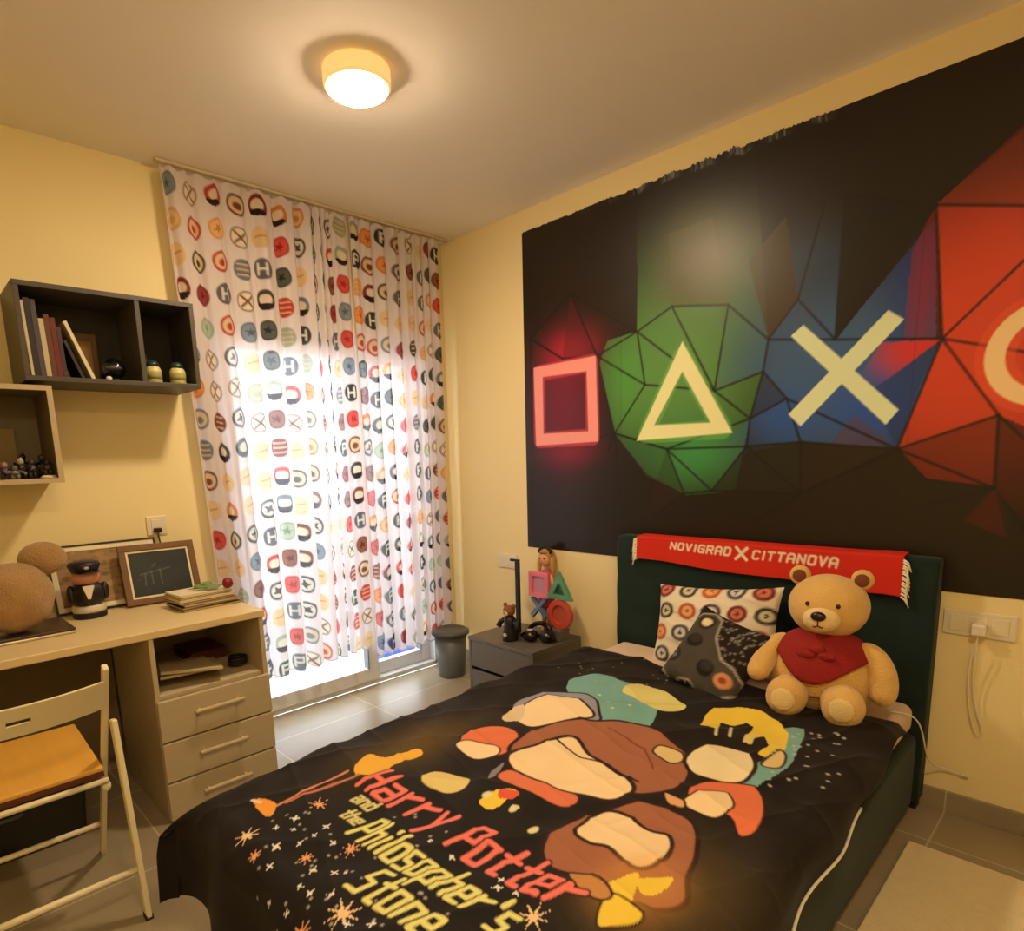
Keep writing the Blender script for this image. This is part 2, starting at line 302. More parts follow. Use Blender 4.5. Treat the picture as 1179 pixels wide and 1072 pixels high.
# ------------------------------------------------------------------ mural
def mural():
    y0, y1, z0, z1 = -3.45, -0.668, 0.815, 2.52; r = 0.0042
    nx = int((y1 - y0) / r); ny = int((z1 - z0) / r)
    Y, T = np.meshgrid(np.linspace(y1, y0, nx), np.linspace(0, 1, ny))
    ys = np.linspace(y1, y0, nx)
    jag = np.zeros(nx); q = 0.0
    for i in range(nx):
        q = 0.86 * q + RNG.uniform(-0.004, 0.004)
        jag[i] = q + (0.006 if RNG.rand() < 0.12 else 0)
    amp = np.where(ys > -2.2, 1.0, 0.05) * (0.6 + 0.6 * np.exp(-((ys + 1.72) / 0.25) ** 2))
    top = 2.512 - 0.006 * np.cos((ys + 0.67) * 2) + jag * amp + 0.022 * np.exp(-((ys + 1.45) / 0.35) ** 2) * 0
    bot = np.full(nx, z0) + 0.010 * (1 - np.clip((ys - y0) / (y1 - y0), 0, 1)) * 0
    Z = bot[None, :] * (1 - T) + top[None, :] * T
    p = Paint(Y, Z, (32, 25, 17), r)
    g = lambda u, v: tuple(pix(u, v, 0, 0.0)[1:3])
    G = lambda L: [g(*q) for q in L]
    K = dict(A=(734,382),B=(774,353),C=(839,351),D=(885,391),E=(919,345),F=(962,391),G=(1085,390),H=(1078,236),I=(1150,478),J=(1033,517),K=(922,509),L=(906,459),M=(879,428),N=(823,450),O=(864,482),P=(860,514),Q=(768,517),R=(743,443),S=(708,499),T=(820,565),U=(922,568),V=(1066,552),W=(1145,562),a=(657,339),b=(688,410),c=(611,390),d=(788,568),e=(648,413),
         f=(974,225),h=(1179,237),i=(1179,300),j=(700,335),k=(734,300),l=(615,637),m=(715,575),n=(760,590),o=(640,515),s=(857,314),t=(1052,585),u=(1179,405),v=(1160,120),w=(1179,505),x=(700,520),y=(950,235),z=(870,600))
    # magenta glow behind the square
    c = g(650, 462); p.glow(c, 0.19, 0.30, (120, 12, 44), 0.95, p=2.4); p.glow(g(655, 405), 0.16, 0.10, (196, 40, 66), 0.8)
    p.glow(g(655, 520), 0.16, 0.07, (150, 20, 60), 0.6)
    # green glow
    GP = G([(700,392),(734,382),(734,190),(868,150),(885,391),(879,428),(864,482),(846,566),(790,570),(745,545),(708,499),(690,420)])
    p.glow(g(775, 425), 0.42, 0.42, (98, 156, 82), 1.0, GP, 2.4); p.glow(g(720, 440), 0.10, 0.2, (86, 170, 70), 0.6, GP); p.glow(g(800, 520), 0.2, 0.14, (60, 160, 90), 0.8, GP)
    p.glow(g(805, 300), 0.2, 0.2, (88, 82, 30), 0.9, G([(745,210),(905,200),(925,345),(885,391),(839,351),(774,353),(745,385)]), 3)  # olive patch: partly print, partly the lamp's sheen painted into the colour
    # blue glow
    BP = G([(839,351),(850,300),(880,330),(885,391),(919,345),(905,250),(974,225),(962,391),(1078,250),(1078,400),(1085,390),(1033,517),(922,509),(860,520),(846,560),(820,565),(822,520),(864,482),(879,428),(823,450)])
    p.glow(g(965, 425), 0.42, 0.34, (62, 102, 150), 1.0, BP, 3); p.glow(g(1010, 465), 0.16, 0.14, (30, 84, 200), 0.7, BP); p.glow(g(905, 480), 0.12, 0.1, (34, 90, 190), 0.6, BP); p.glow(g(1055, 330), 0.10, 0.25, (30, 60, 150), 0.6, BP)
    p.glow(g(930, 300), 0.12, 0.12, (44, 70, 100), 0.6, BP)
    # red glow
    RP = G([(1078,236),(1250,80),(1250,700),(1179,600),(1145,562),(1066,552),(1033,517),(1085,390)])
    p.glow(g(1170, 380), 0.62, 0.50, (218, 72, 44), 1.0, RP, 3.5); p.glow(g(1060, 400), 0.14, 0.10, (224, 52, 34), 0.9, G([(985,440),(1015,395),(1085,390),(1020,440),(1000,452)]), 3)
    p.glow(g(1062, 330), 0.06, 0.3, (150, 34, 40), 0.7, G([(1078,236),(1085,390),(1040,392),(1050,290)]))
    p.poly(G([(1150,478),(1145,562),(1200,650),(1250,640),(1250,520)]), (16, 8, 6), 0.8)
    p.glow(g(1120, 190), 0.5, 0.14, (30, 20, 12), 0.55, G([(1078,236),(1250,60),(1250,240)]), 2)
    for P_, c_, a_ in [([K['F'], K['f'], K['H']], (22, 18, 12), .9), ([K['B'], K['C'], (820, 250), (770, 270)], (96, 92, 40), .35), ([K['D'], K['E'], (905, 250), (862, 300)], (70, 56, 26), .8),
                       ([K['J'], K['I'], K['V']], (88, 30, 14), .7), ([K['K'], K['J'], K['U']], (44, 30, 20), .6), ([K['J'], (985, 478), (955, 512)], (92, 60, 50), .5),
                       ([K['O'], K['M'], K['L']], (38, 42, 52), .6), ([K['P'], K['K'], K['U'], K['T']], (34, 36, 28), .7), ([K['Q'], K['d'], (740, 600)], (50, 30, 22), .5), ([K['I'], K['V'], K['W']], (92, 30, 16), .7),
                       ([K['W'], (1110, 600), (1160, 620)], (84, 22, 16), .6), ([K['S'], K['Q'], K['d'], (745,548)], (44, 92, 48), .5), ([K['a'], K['b'], K['e']], (90, 22, 30), .5),
                       ([(1000,452), K['G'], (1060,440), K['J']], (24, 44, 96), .5), ([K['H'], K['h'], (1179, 150)], (130, 52, 26), .55)]:
        p.poly(G(P_), c_, a_)
    lines = 'AB BC CD DE EF FD AR RS AN BN CN NM MD MO NO RN SQ QO OP PK ML LK LO KJ KU PT PU QT TU UJ JV JI JG GH GF GI FH FfX fF IW VW WJ Hh Aa ab bA bS ac ce ec eb Qd QP dT Gu Gi Ej Hf Ey JU Iw Wt JL oS xS Uz cl QS dn Sm Rb'.split()
    for L_ in lines:
        if len(L_) != 2 or L_ in ('Ej',): continue
        p.seg([g(*K[L_[0]]), g(*K[L_[1]])], 0.010, (16, 12, 12), 0.85)
    for q in (716, 1062):     # paper joints
        y = pix(q, 300, 0, 0)[1]; p.seg([(y, 0.82), (y, 2.5)], 0.004, (48, 38, 28), 0.35)
    pink, yel, mint, peach = (255, 164, 156), (246, 248, 188), (230, 246, 204), (255, 222, 168)
    def frame_poly(O, I, col):
        n_ = len(O)
        for k in range(n_):
            q = G([O[k], O[(k + 1) % n_], I[(k + 1) % n_], I[k]]); p.poly(q, col); p.seg(q, 0.003, col, closed=True)
    p.seg(G([(621,430),(681,418),(683,503),(622,507)]), 0.085, (236, 70, 100), 0.5, closed=True)
    frame_poly([(615,424),(686,410),(689,508),(618,513)], [(625,434),(676,427),(678,497),(626,500)], pink)
    p.seg(G([(785,410),(832,494),(744,500)]), 0.085, (130, 210, 100), 0.4, closed=True)
    frame_poly([(786,394),(843,498),(734,507)], [(786,427),(819,487),(753,490)], yel)
    for q in ([(912,387),(925,375),(1034,472),(1020,488)], [(1023,358),(1040,368),(922,490),(909,477)]): p.poly(G(q), mint); p.seg(G(q), 0.004, mint, closed=True)
    cc = g(1208, 405); R0 = abs(cc[0] - g(1146, 405)[0]); wd_ = abs(g(1134, 418)[0] - g(1158, 418)[0])
    ring = [(cc[0] + R0 * math.cos(t), cc[1] + 1.04 * R0 * math.sin(t)) for t in np.linspace(0, 2 * math.pi, 64)]
    p.seg(ring, wd_ + .05, (246, 96, 56), 0.4); p.seg(ring, wd_, peach)
    sq = p.c; V = np.stack([np.full_like(Y, -0.003), Y, Z], -1)
    # torn, peeling strip at the top lifts a little from the wall
    V[..., 0] -= 0.006 * np.clip((T - 0.985) / 0.015, 0, 1) * (amp > 0.2)[None, :] * (0.5 + 0.5 * np.sin(ys * 40))[None, :]
    m = mat_paint('mural_print', 0.36, 0.06, 40, spec=0.45)
    tag(grid_obj('wall_mural', V, p, m), 'dark geometric wall mural with glowing square, triangle, cross and circle symbols', 'mural')
mural()

# ------------------------------------------------------------------ curtains
def disc(p, c, r, rnd):
    pal = [(132, 44, 42), (190, 62, 54), (190, 62, 54), (214, 132, 66), (158, 174, 152), (66, 70, 62), (120, 66, 44), (222, 168, 106), (110, 124, 136)]
    k = rnd.choice(['ring', 'full', 'full', 'full', 'half', 'H', 'X', 'ring2', 'light', 'half', 'light', 'P', 'full', 'stripe', 'ring2'])
    col = rnd.choice(pal)
    if k == 'full':
        p.ellipse(c, r, r, col); p.ellipse(c, r * .8, r * .8, tuple(min(255, q + 22) for q in col)); p.star(c, r * .55, 5, tuple(max(0, q - 25) for q in col), rnd.random())
    elif k == 'light': p.ellipse(c, r, r, (226, 196, 150)); p.seg([(c[0] - r * .5, c[1]), (c[0] + r * .5, c[1] + r * .2)], 0.006, (190, 130, 80))
    elif k == 'ring':
        p.ellipse(c, r, r, (78, 76, 74)); p.ellipse(c, r * .72, r * .72, (220, 212, 200)); p.star(c, r * .6, 4, (80, 70, 66), rnd.random(), .4)
    elif k == 'ring2':
        p.ellipse(c, r, r, col); p.ellipse(c, r * .75, r * .75, (224, 200, 160)); p.ellipse((c[0], c[1] - r * .1), r * .4, r * .35, col)
    elif k == 'half':
        p.ellipse(c, r, r, col); p.ellipse((c[0], c[1] + r * .05), r * .6, r * .5, (232, 214, 190)); i = p._bb([(c[0] - r, c[1] - r), (c[0] + r, c[1] + r)], 0); d = np.hypot(p.x[i] - c[0], p.y[i] - c[1]); m = (d < r) & (p.y[i] < c[1] - r * .35); p.put(i[m], np.ones(m.sum()), (40, 26, 30))
    elif k in 'HP':
        dk = rnd.choice([(56, 58, 54), (96, 98, 108)]); p.ellipse(c, r, r, dk)
        write(p, k, (c[0] - r * .38, c[1] - r * .5), (1, 0), (0, r), 1, r * .76, r * .22, (230, 224, 210))
    elif k == 'X':
        p.ellipse(c, r, r, (150, 130, 110)); p.ellipse(c, r * .82, r * .82, (236, 222, 200)); p.seg([(c[0] - r * .5, c[1] - r * .5), (c[0] + r * .5, c[1] + r * .5)], r * .2, (110, 70, 50)); p.seg([(c[0] - r * .5, c[1] + r * .5), (c[0] + r * .5, c[1] - r * .5)], r * .2, (110, 70, 50))
    else:
        p.ellipse(c, r, r, col)
        for q in (-.5, 0, .5): p.seg([(c[0] - r * .6, c[1] + q * r), (c[0] + r * .6, c[1] + q * r)], r * .14, (230, 190, 150))
M_curt = mat_paint('curtain_cloth', 0.85, 0.1, 500, spec=0.15, translucent=0.31, transparent=0.045)
def curtain(xt0, xt1, xb0, xb1, fab, zb, phase, nf, gather, seed, label):
    rnd = random.Random(seed); res = 0.0052; zt = 2.592; nx = int(fab / res); ny = int((zt - zb) / res)
    s = np.linspace(0, 1, nx); t = np.linspace(0, 1, ny)          # t from top to bottom
    S, T = np.meshgrid(s, t)
    # fold density varies: tighter near the gathers
    dens = 1 + sum(a * np.exp(-((s - c) / w) ** 2) for c, w, a in gather); warp = np.cumsum(1 / dens); warp = (warp - warp[0]) / (warp[-1] - warp[0])
    xt = xt0 + (xt1 - xt0) * warp; xb = xb0 + (xb1 - xb0) * (0.35 * warp + 0.65 * s)
    X = xt[None, :] * (1 - T) + xb[None, :] * T
    ph = 2 * np.pi * nf * s + phase + 0.9 * np.sin(5 * s + seed); A = 0.020 + 0.010 * np.sin(9 * s + seed)
    Yd = -0.085 + (A[None, :] * np.sin(ph[None, :] + 0.35 * np.sin(3 * T + seed)) + 0.008 * np.sin(2.3 * ph + 1.0)[None, :]) * (0.55 + 0.55 * T)
    X = X + 0.008 * np.cos(ph)[None, :] * (1 - 0.4 * T)
    zbv = zb + 0.008 * np.sin(ph * 1.0 + 1) + (0.035 * s if seed == 3 else 0)
    Z = zt + (zbv - zt)[None, :] * T + 0.006 * np.sin(ph * 2)[None, :] * (1 - T) ** 6
    FX = (s * fab)[None, :] + 0 * T; FZ = T * (zt - zb)
    p = Paint(FX, -FZ, (228, 218, 220), res)
    pitch = 0.128; row = 0.140
    for i in range(int(fab / pitch) + 1):
        for j in range(int((zt - zb) / row) + 1):
            disc(p, (pitch * (i + .55), -(row * (j + .45) + (0.02 if i % 2 else 0))), 0.047, rnd)
    # dark printed hem
    p.seg([(0, -(zt - zb) + 0.004), (fab, -(zt - zb) + 0.004)], 0.007, (90, 90, 96), 0.6)
    V = np.stack([X, Yd, Z], -1)
    return tag(grid_obj('curtain', V, p, M_curt), label, 'curtain')
curtain(-1.625, -0.712, -1.545, -0.702, 1.42, 0.235, 0.4, 9, [(0.0, .08, 1.0), (0.78, .10, 2.2)], 3, 'left white curtain panel with round printed badges, its lower end behind the desk')
curtain(-0.700, -0.095, -0.690, -0.085, 1.02, 0.205, 2.0, 8, [(0.0, .10, 1.6), (0.8, .15, 1.0)], 5, 'right white curtain panel with round printed badges, beside the grey waste bin')
cr = thing('curtain_rail', 'thin cream curtain rail fixed along the ceiling above the curtains', 'curtain rail', (-0.85, -0.085, 2.57))
obj('track', B().box(-1.64, -0.03, -0.10, -0.07, 2.603, 2.617), mat('rail_cream', (206, 190, 160), 0.5), cr, bevel=0.003)

# ------------------------------------------------------------------ desk and drawer unit
dk = thing('desk', 'beige laminate desk top running along the wall under the box shelves', 'desk', (-2.4, -0.33, 0))
obj('tabletop', B().box(-3.35, -1.598, -0.66, -0.005, 0.72, 0.75), M_desk, dk, bevel=0.004)
obj('side_panel', B().box(-3.33, -3.31, -0.62, -0.02, 0, 0.72), M_cab, dk, bevel=0.002)
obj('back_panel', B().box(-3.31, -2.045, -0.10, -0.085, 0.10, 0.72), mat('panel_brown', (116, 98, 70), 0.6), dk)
cb = thing('drawer_unit', 'beige three-drawer unit with an open compartment under the desk end', 'drawer unit', (-1.82, -0.34, 0))
cx0, cx1, cy0, cy1 = -2.037, -1.605, -0.640, -0.02
obj('side_panel', B().box(cx0, cx0 + 0.018, cy0 - 0.015, cy1, 0.0, 0.719), M_cab, cb, bevel=0.002)
obj('side_panel', B().box(cx1 - 0.018, cx1, cy0 - 0.015, cy1, 0.0, 0.719), M_cab, cb, bevel=0.002)
obj('bottom_panel', B().box(cx0 + 0.018, cx1 - 0.018, cy0 + 0.02, cy1, 0.01, 0.03), M_cab, cb)
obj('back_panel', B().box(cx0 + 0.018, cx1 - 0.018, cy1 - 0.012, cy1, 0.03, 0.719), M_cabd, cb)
obj('shelf', B().box(cx0 + 0.018, cx1 - 0.018, cy0, cy1 - 0.012, 0.475, 0.495), M_cab, cb, bevel=0.002)
for k, (z0, z1) in enumerate([(0.322, 0.482), (0.162, 0.316), (0.008, 0.156)]):
    d = obj('drawer', B().box(cx0 + 0.001, cx1 - 0.001, cy0 - 0.032, cy0 - 0.0155, z0, z1).box(cx0 + 0.03, cx1 - 0.03, cy0 - 0.0155, cy1 - 0.05, z0 + 0.02, z1 - 0.03), M_cab, cb, bevel=0.004)
    hz = (0.405, 0.239, 0.082)[k] + 0.012
    obj('handle', B().tube([(-1.915, cy0 - 0.055, hz), (-1.728, cy0 - 0.055, hz)], 0.0085, 12).box(-1.900, -1.890, cy0 - 0.053, cy0 - 0.030, hz - 0.005, hz + 0.005).box(-1.752, -1.742, cy0 - 0.053, cy0 - 0.030, hz - 0.005, hz + 0.005), M_edge, d, label='slim beige bar handle')

# ------------------------------------------------------------------ wall shelves
def box_shelf(x0, x1, z0, z1, div, label, mo, mi, me):
    s = thing('wall_shelf', label, 'shelf', ((x0 + x1) / 2, -0.14, z0)); y0 = -0.284; t = 0.018
    obj('top_panel', B().box(x0, x1, y0, 0, z1 - t, z1), mo, s, bevel=0.0015); obj('bottom_panel', B().box(x0, x1, y0, 0, z0, z0 + t), mo, s, bevel=0.0015)
    obj('side_panel', B().box(x0, x0 + t, y0, 0, z0 + t, z1 - t), mo, s, bevel=0.0015); obj('side_panel', B().box(x1 - t, x1, y0, 0, z0 + t, z1 - t), mo, s, bevel=0.0015)
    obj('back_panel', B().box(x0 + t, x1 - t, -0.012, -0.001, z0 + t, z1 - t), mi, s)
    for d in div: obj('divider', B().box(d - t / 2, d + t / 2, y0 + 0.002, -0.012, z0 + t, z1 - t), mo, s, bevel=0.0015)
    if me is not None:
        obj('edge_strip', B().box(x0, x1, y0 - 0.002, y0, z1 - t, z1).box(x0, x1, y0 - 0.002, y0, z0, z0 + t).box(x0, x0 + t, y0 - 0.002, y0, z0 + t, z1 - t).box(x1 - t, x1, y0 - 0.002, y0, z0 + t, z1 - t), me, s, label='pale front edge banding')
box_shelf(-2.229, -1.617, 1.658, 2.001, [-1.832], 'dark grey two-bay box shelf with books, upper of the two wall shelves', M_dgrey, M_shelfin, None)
box_shelf(-2.80, -2.154, 1.290, 1.642, [-2.48], 'taupe box shelf with pale edges and small dark toys, lower of the two wall shelves', M_shelfin2, M_shelfin2, M_edge)

# books on the upper shelf
def book(x, w, h, d, lean, col, pages, label, y=-0.255, z=1.677, grp='books on the upper wall shelf', name='book', mats=None):
    X = rotX((x, y, z), 0, lean, 0)
    t = thing(name, label, 'book', (x, y, z), grp)
    c = mat('cover', col, 0.5, 0.1, 30); pg = mat('pages', pages, 0.8, 0.05, 60)
    obj('cover', B().box(0, 0.002, 0, d, 0, h, X).box(w - 0.002, w, 0, d, 0, h, X).box(0.002, w - 0.002, 0, 0.003, 0, h, X), c, t)
    obj('pages', B().box(0.002, w - 0.002, 0.003, d - 0.004, 0.003, h - 0.004, X), pg, t)
    return t
book(-2.203, 0.009, 0.262, 0.19, -0.02, (215, 200, 160), (225, 212, 180), 'thin cream-spined book standing first from the left in the dark shelf')
book(-2.193, 0.018, 0.272, 0.19, -0.02, (40, 32, 36), (190, 180, 160), 'tall dark book next to the thin cream-spined one on the dark shelf')
book(-2.174, 0.016, 0.268, 0.18, -0.02, (74, 66, 78), (190, 180, 160), 'tall greyish purple book, third from the left in the dark shelf')
book(-2.157, 0.016, 0.205, 0.17, -0.02, (196, 182, 150), (210, 200, 170), 'shorter pale book with a marked spine, fourth in the dark shelf')
book(-2.14, 0.017, 0.222, 0.17, -0.02, (96, 52, 28), (200, 180, 150), 'brown book standing between the pale book and the dark red one')
book(-2.122, 0.017, 0.212, 0.17, -0.02, (104, 26, 26), (200, 180, 150), 'dark red book in the middle of the shelf row')
book(-2.104, 0.013, 0.18, 0.16, -0.02, (60, 44, 44), (200, 180, 150), 'short dark brown book right of the dark red one')
book(-2.045, 0.01, 0.14, 0.15, -0.33, (50, 40, 40), (170, 160, 140), 'small dark book leaning left under the leaning cream book')
book(-2.012, 0.012, 0.215, 0.17, -0.34, (226, 214, 180), (230, 220, 190), 'cream book leaning left, last in the shelf row')
tp = thing('picture_card', 'brown framed card with a yellow drawing standing behind the leaning books', 'picture', (-1.985, -0.06, 1.677))
obj('frame', B().box(-2.08, -1.93, -0.045, -0.03, 1.677, 1.885), mat('card_brown', (110, 84, 48), 0.6), tp, bevel=0.01)
obj('drawing', B().box(-2.055, -1.955, -0.0475, -0.0455, 1.71, 1.85), mat('card_yellow', (150, 116, 50), 0.6, 0.4, 40), tp)
# dark helmet-like ornament
he = thing('helmet_ornament', 'small black rounded helmet ornament standing right of the leaning cream book', 'ornament', (-1.915, -0.18, 1.677))
obj('shell', B().ell((-1.915, -0.18, 1.73), (0.042, 0.05, 0.042)).lathe((-1.915, -0.18, 1.677), [(0.034, 0), (0.036, 0.01), (0.022, 0.022)], 24), M_black, he, smooth=True)
obj('visor', B().ell((-1.925, -0.222, 1.728), (0.03, 0.018, 0.012), 20, 12), mat('visor_grey', (70, 72, 74), 0.2), he, smooth=True)
tag(obj('white_pebble', B().ell((-1.952, -0.245, 1.685), (0.011, 0.009, 0.008), 16, 10), M_white, smooth=True), 'tiny white ball lying at the front of the dark shelf beside the helmet ornament', 'ornament')
for k, (x, lb) in enumerate([(-1.782, 'small cream jar with a dark lid in the right bay, nearer the divider'), (-1.688, 'small cream jar with a dark lid in the right bay, nearer the curtain')]):
    j = thing('jar', lb, 'jar', (x, -0.225, 1.677), 'jars in the dark shelf')
    obj('body', B().lathe((x, -0.225, 1.677), [(0.026, 0), (0.031, 0.006), (0.031, 0.05), (0.026, 0.062), (0.022, 0.066)], 28), mat('jar_cream', (214, 200, 130), 0.3, 0.15, 60), j, smooth=True)
    obj('lid', B().lathe((x, -0.225, 1.743), [(0.024, 0), (0.024, 0.012), (0.016, 0.022), (0.004, 0.026)], 24), mat('jar_lid', (36, 62, 66), 0.3), j, smooth=True)
    obj('label_band', B().lathe((x, -0.225, 1.692), [(0.0315, 0), (0.0315, 0.03)], 28), mat('jar_label', (150, 150, 90), 0.6, 0.4, 120), j, smooth=True)
tag(obj('photo_print', B().box(-1.80, -1.74, -0.02, -0.014, 1.70, 1.83), mat('dark_print', (70, 66, 44), 0.6), bevel=0.001), 'small dull green print standing at the back of the right bay', 'picture')
# lower shelf toys
tag(obj('backing_card', B().box(-2.36, -2.255, -0.03, -0.02, 1.309, 1.50, None), mat('card_tan', (150, 128, 84), 0.7)), 'tan card standing at the back of the lower shelf', 'card')
lbs = ['spiky dark toy figure with a pale head in the lower shelf, left of centre', 'spiky dark toy figure with grey shoulders in the middle of the lower shelf', 'dark toy figure on a pale base, nearest the right side of the lower shelf', 'dark toy figure with purple body at the left edge of the picture', 'tall black toy figure standing at the back of the lower shelf', 'small grey toy figure lying between the others in the lower shelf', 'black toy figure behind the pale-based one in the lower shelf']
def minifig(x, y, z, h, c1, c2, label, base=None):
    t = thing('toy_figure', label, 'toy', (x, y, z), 'small dark toys in the lower shelf')
    a = mat('toy_a', c1, 0.35, 0.2, 80); b_ = mat('toy_b', c2, 0.4, 0.2, 80)
    if base: obj('base', B().lathe((x, y, z), [(0.026, 0), (0.027, 0.005), (0.018, 0.011)], 20), mat('toy_base', base, 0.5), t, smooth=True)
    zz = z + (0.012 if base else 0)
    bb = B().tube([(x - 0.009, y, zz), (x - 0.006, y, zz + h * .4)], [0.006, 0.008], 8).tube([(x + 0.009, y, zz), (x + 0.006, y, zz + h * .4)], [0.006, 0.008], 8).tube([(x, y, zz + h * .36), (x, y, zz + h * .55), (x, y, zz + h * .72)], [0.012, 0.015, 0.008], 10)
    bb.tube([(x - 0.012, y, zz + h * .66), (x - 0.026, y - 0.008, zz + h * .5), (x - 0.03, y - 0.02, zz + h * .62)], 0.0045, 8).tube([(x + 0.012, y, zz + h * .66), (x + 0.027, y - 0.006, zz + h * .52), (x + 0.03, y - 0.018, zz + h * .4)], 0.0045, 8)
    obj('body', bb, a, t, smooth=True)
    obj('head', B().ell((x, y, zz + h * .85), (0.011, 0.011, 0.0125), 14, 10).tube([(x, y, zz + h * .9), (x + 0.004, y, zz + h * 1.06)], [0.006, 0.001], 6), b_, t, smooth=True)
for k, (x, y, h, c1, c2, bs) in enumerate([(-2.275, -0.235, 0.075, (40, 36, 40), (176, 164, 140), None), (-2.240, -0.22, 0.07, (70, 66, 70), (60, 50, 54), None), (-2.196, -0.245, 0.055, (60, 50, 34), (30, 26, 24), (224, 214, 180)), (-2.325, -0.24, 0.06, (74, 58, 88), (150, 120, 110), None),
        (-2.252, -0.13, 0.095, (20, 18, 20), (24, 20, 22), None), (-2.298, -0.255, 0.045, (120, 116, 116), (90, 84, 84), None), (-2.195, -0.14, 0.09, (22, 20, 24), (60, 58, 60), None)]):
    minifig(x, y, 1.308, h, c1, c2, lbs[k], bs)

# ------------------------------------------------------------------ things on the desk
DZ = 0.75
M_fur = mat('tan_plush', (172, 134, 84), 0.95, 0.30, 16, 0.8, 160, sheen=0.3)
pl = thing('plush_toy', 'big round tan plush toy sitting on the laptop at the left edge', 'plush toy', (-2.40, -0.36, DZ + 0.022))
obj('body', B().ell((-2.375, -0.36, 0.896), (0.126, 0.115, 0.125), 48, 32, fn=lambda d: 1 + 0.015 * math.sin(7 * d.x + 5 * d.z)), M_fur, pl, smooth=True)
obj('ear', B().ell((-2.262, -0.300, 1.016), (0.076, 0.048, 0.062), 36, 24), M_fur, pl, smooth=True)
lp = thing('laptop', 'closed dark laptop with a silver edge lying under the plush toy', 'laptop', (-2.4, -0.37, DZ))
XLp = rotX((-2.215, -0.455, DZ), 0, 0, math.radians(1))
obj('base', B().box(-0.37, 0, 0, 0.25, 0.001, 0.011, XLp), mat('laptop_silver', (200, 188, 160), 0.3, 0.02, metal=0.5), lp, bevel=0.003)
obj('lid', B().box(-0.37, 0, 0.002, 0.25, 0.0115, 0.021, XLp), mat('laptop_dark', (62, 44, 34), 0.35), lp, bevel=0.003)
# figurine in dark uniform
fg = thing('figurine', 'stout figurine in a dark cap and coat with white shirt beside the plush toy', 'figurine', (-2.118, -0.20, DZ)); fx, fy = -2.118, -0.20
obj('base', B().lathe((fx, fy, DZ), [(0.058, 0), (0.060, 0.004), (0.060, 0.020), (0.056, 0.024)], 36), M_blackm, fg, smooth=False)
obj('base_band', B().lathe((fx, fy, DZ + 0.024), [(0.058, 0), (0.060, 0.006), (0.058, 0.024), (0.052, 0.028)], 36), mat('band_cream', (210, 200, 176), 0.4), fg, smooth=True)
obj('coat', B().lathe((fx, fy, DZ + 0.052), [(0.050, 0), (0.060, 0.02), (0.062, 0.05), (0.052, 0.078), (0.03, 0.09)], 36).ell((fx - 0.058, fy - 0.01, DZ + 0.10), (0.016, 0.018, 0.036), 18, 12).ell((fx + 0.06, fy - 0.01, DZ + 0.10), (0.016, 0.018, 0.036), 18, 12), mat('coat_black', (28, 20, 26), 0.4), fg, smooth=True)
obj('shirt_front', B().prism([(-0.02, 0.082), (0.02, 0.082), (0.003, 0.03), (-0.006, 0.03)], (fx - 0.006, fy - 0.068, DZ + 0.052), (1, 0, 0), (0, 0, 1), (0, 1, 0), 0.012), mat('shirt_white', (236, 222, 200), 0.6), fg)
obj('head', B().ell((fx, fy, DZ + 0.160), (0.051, 0.049, 0.038), 32, 20), mat('face_pink', (206, 144, 116), 0.5), fg, smooth=True)
obj('cap', B().lathe((fx, fy, DZ + 0.183), [(0.046, 0), (0.050, 0.010), (0.058, 0.028), (0.052, 0.040), (0.02, 0.046)], 36), mat('cap_navy', (34, 22, 40), 0.45), fg, smooth=True)
obj('cap_visor', B().ell((fx + 0.004, fy - 0.045, DZ + 0.186), (0.044, 0.028, 0.006), 24, 10), M_black, fg, smooth=True)
obj('cap_badge', B().ell((fx - 0.002, fy - 0.054, DZ + 0.206), (0.009, 0.004, 0.009), 14, 8), mat('badge_silver', (190, 180, 180), 0.3), fg, smooth=True)
# leaning pictures
def leaning(name, x0, x1, h, ybot, lean, fr, parts_, label, fw, cat='picture', ztilt=0.0, paint=None, matte=(236, 224, 190), mw=0.012, fd=0.018):
    t = thing(name, label, cat, ((x0 + x1) / 2, ybot, DZ)); w = x1 - x0
    X = rotX((x0, ybot, DZ + 0.001 + fd * math.sin(lean)), 0, 0, ztilt) @ Matrix.Rotation(-lean, 4, 'X')
    obj('frame', B().box(0, w, 0, fd, 0, fw, X).box(0, w, 0, fd, h - fw, h, X).box(0, fw, 0, fd, fw, h - fw, X).box(w - fw, w, 0, fd, fw, h - fw, X), fr, t, bevel=0.002)
    a, b_ = fw, fw + mw
    obj('mat_border', B().box(a, w - a, 0.006, 0.012, a, b_, X).box(a, w - a, 0.006, 0.012, h - b_, h - a, X).box(a, b_, 0.006, 0.012, b_, h - b_, X).box(w - b_, w - a, 0.006, 0.012, b_, h - b_, X), mat('mat_cream', matte, 0.6), t, bevel=0.001)
    n1, n2 = 120, 80; S, T = np.meshgrid(np.linspace(b_, w - b_, n1), np.linspace(b_, h - b_, n2)); p = Paint(S, T, parts_, 0.003)
    paint(p, w, h)
    Vv = np.array([[tuple(X @ Vector((S[j, i], 0.009, T[j, i]))) for i in range(n1)] for j in range(n2)])
    grid_obj('picture_panel', Vv, p, mat_paint('picture_print', 0.45), t)
    obj('backing', B().box(fw, w - fw, 0.0125, 0.016, fw, h - fw, X), M_blackm, t)
def paint_tan(p, w, h):
    for _ in range(170):
        c = (RNG.uniform(0.0, w), RNG.uniform(0, h)); v = RNG.uniform(-62, 40); p.ellipse(c, RNG.uniform(.006, .022), RNG.uniform(.004, .012), (150 + v, 116 + v * .9, 66 + v * .7), .6)
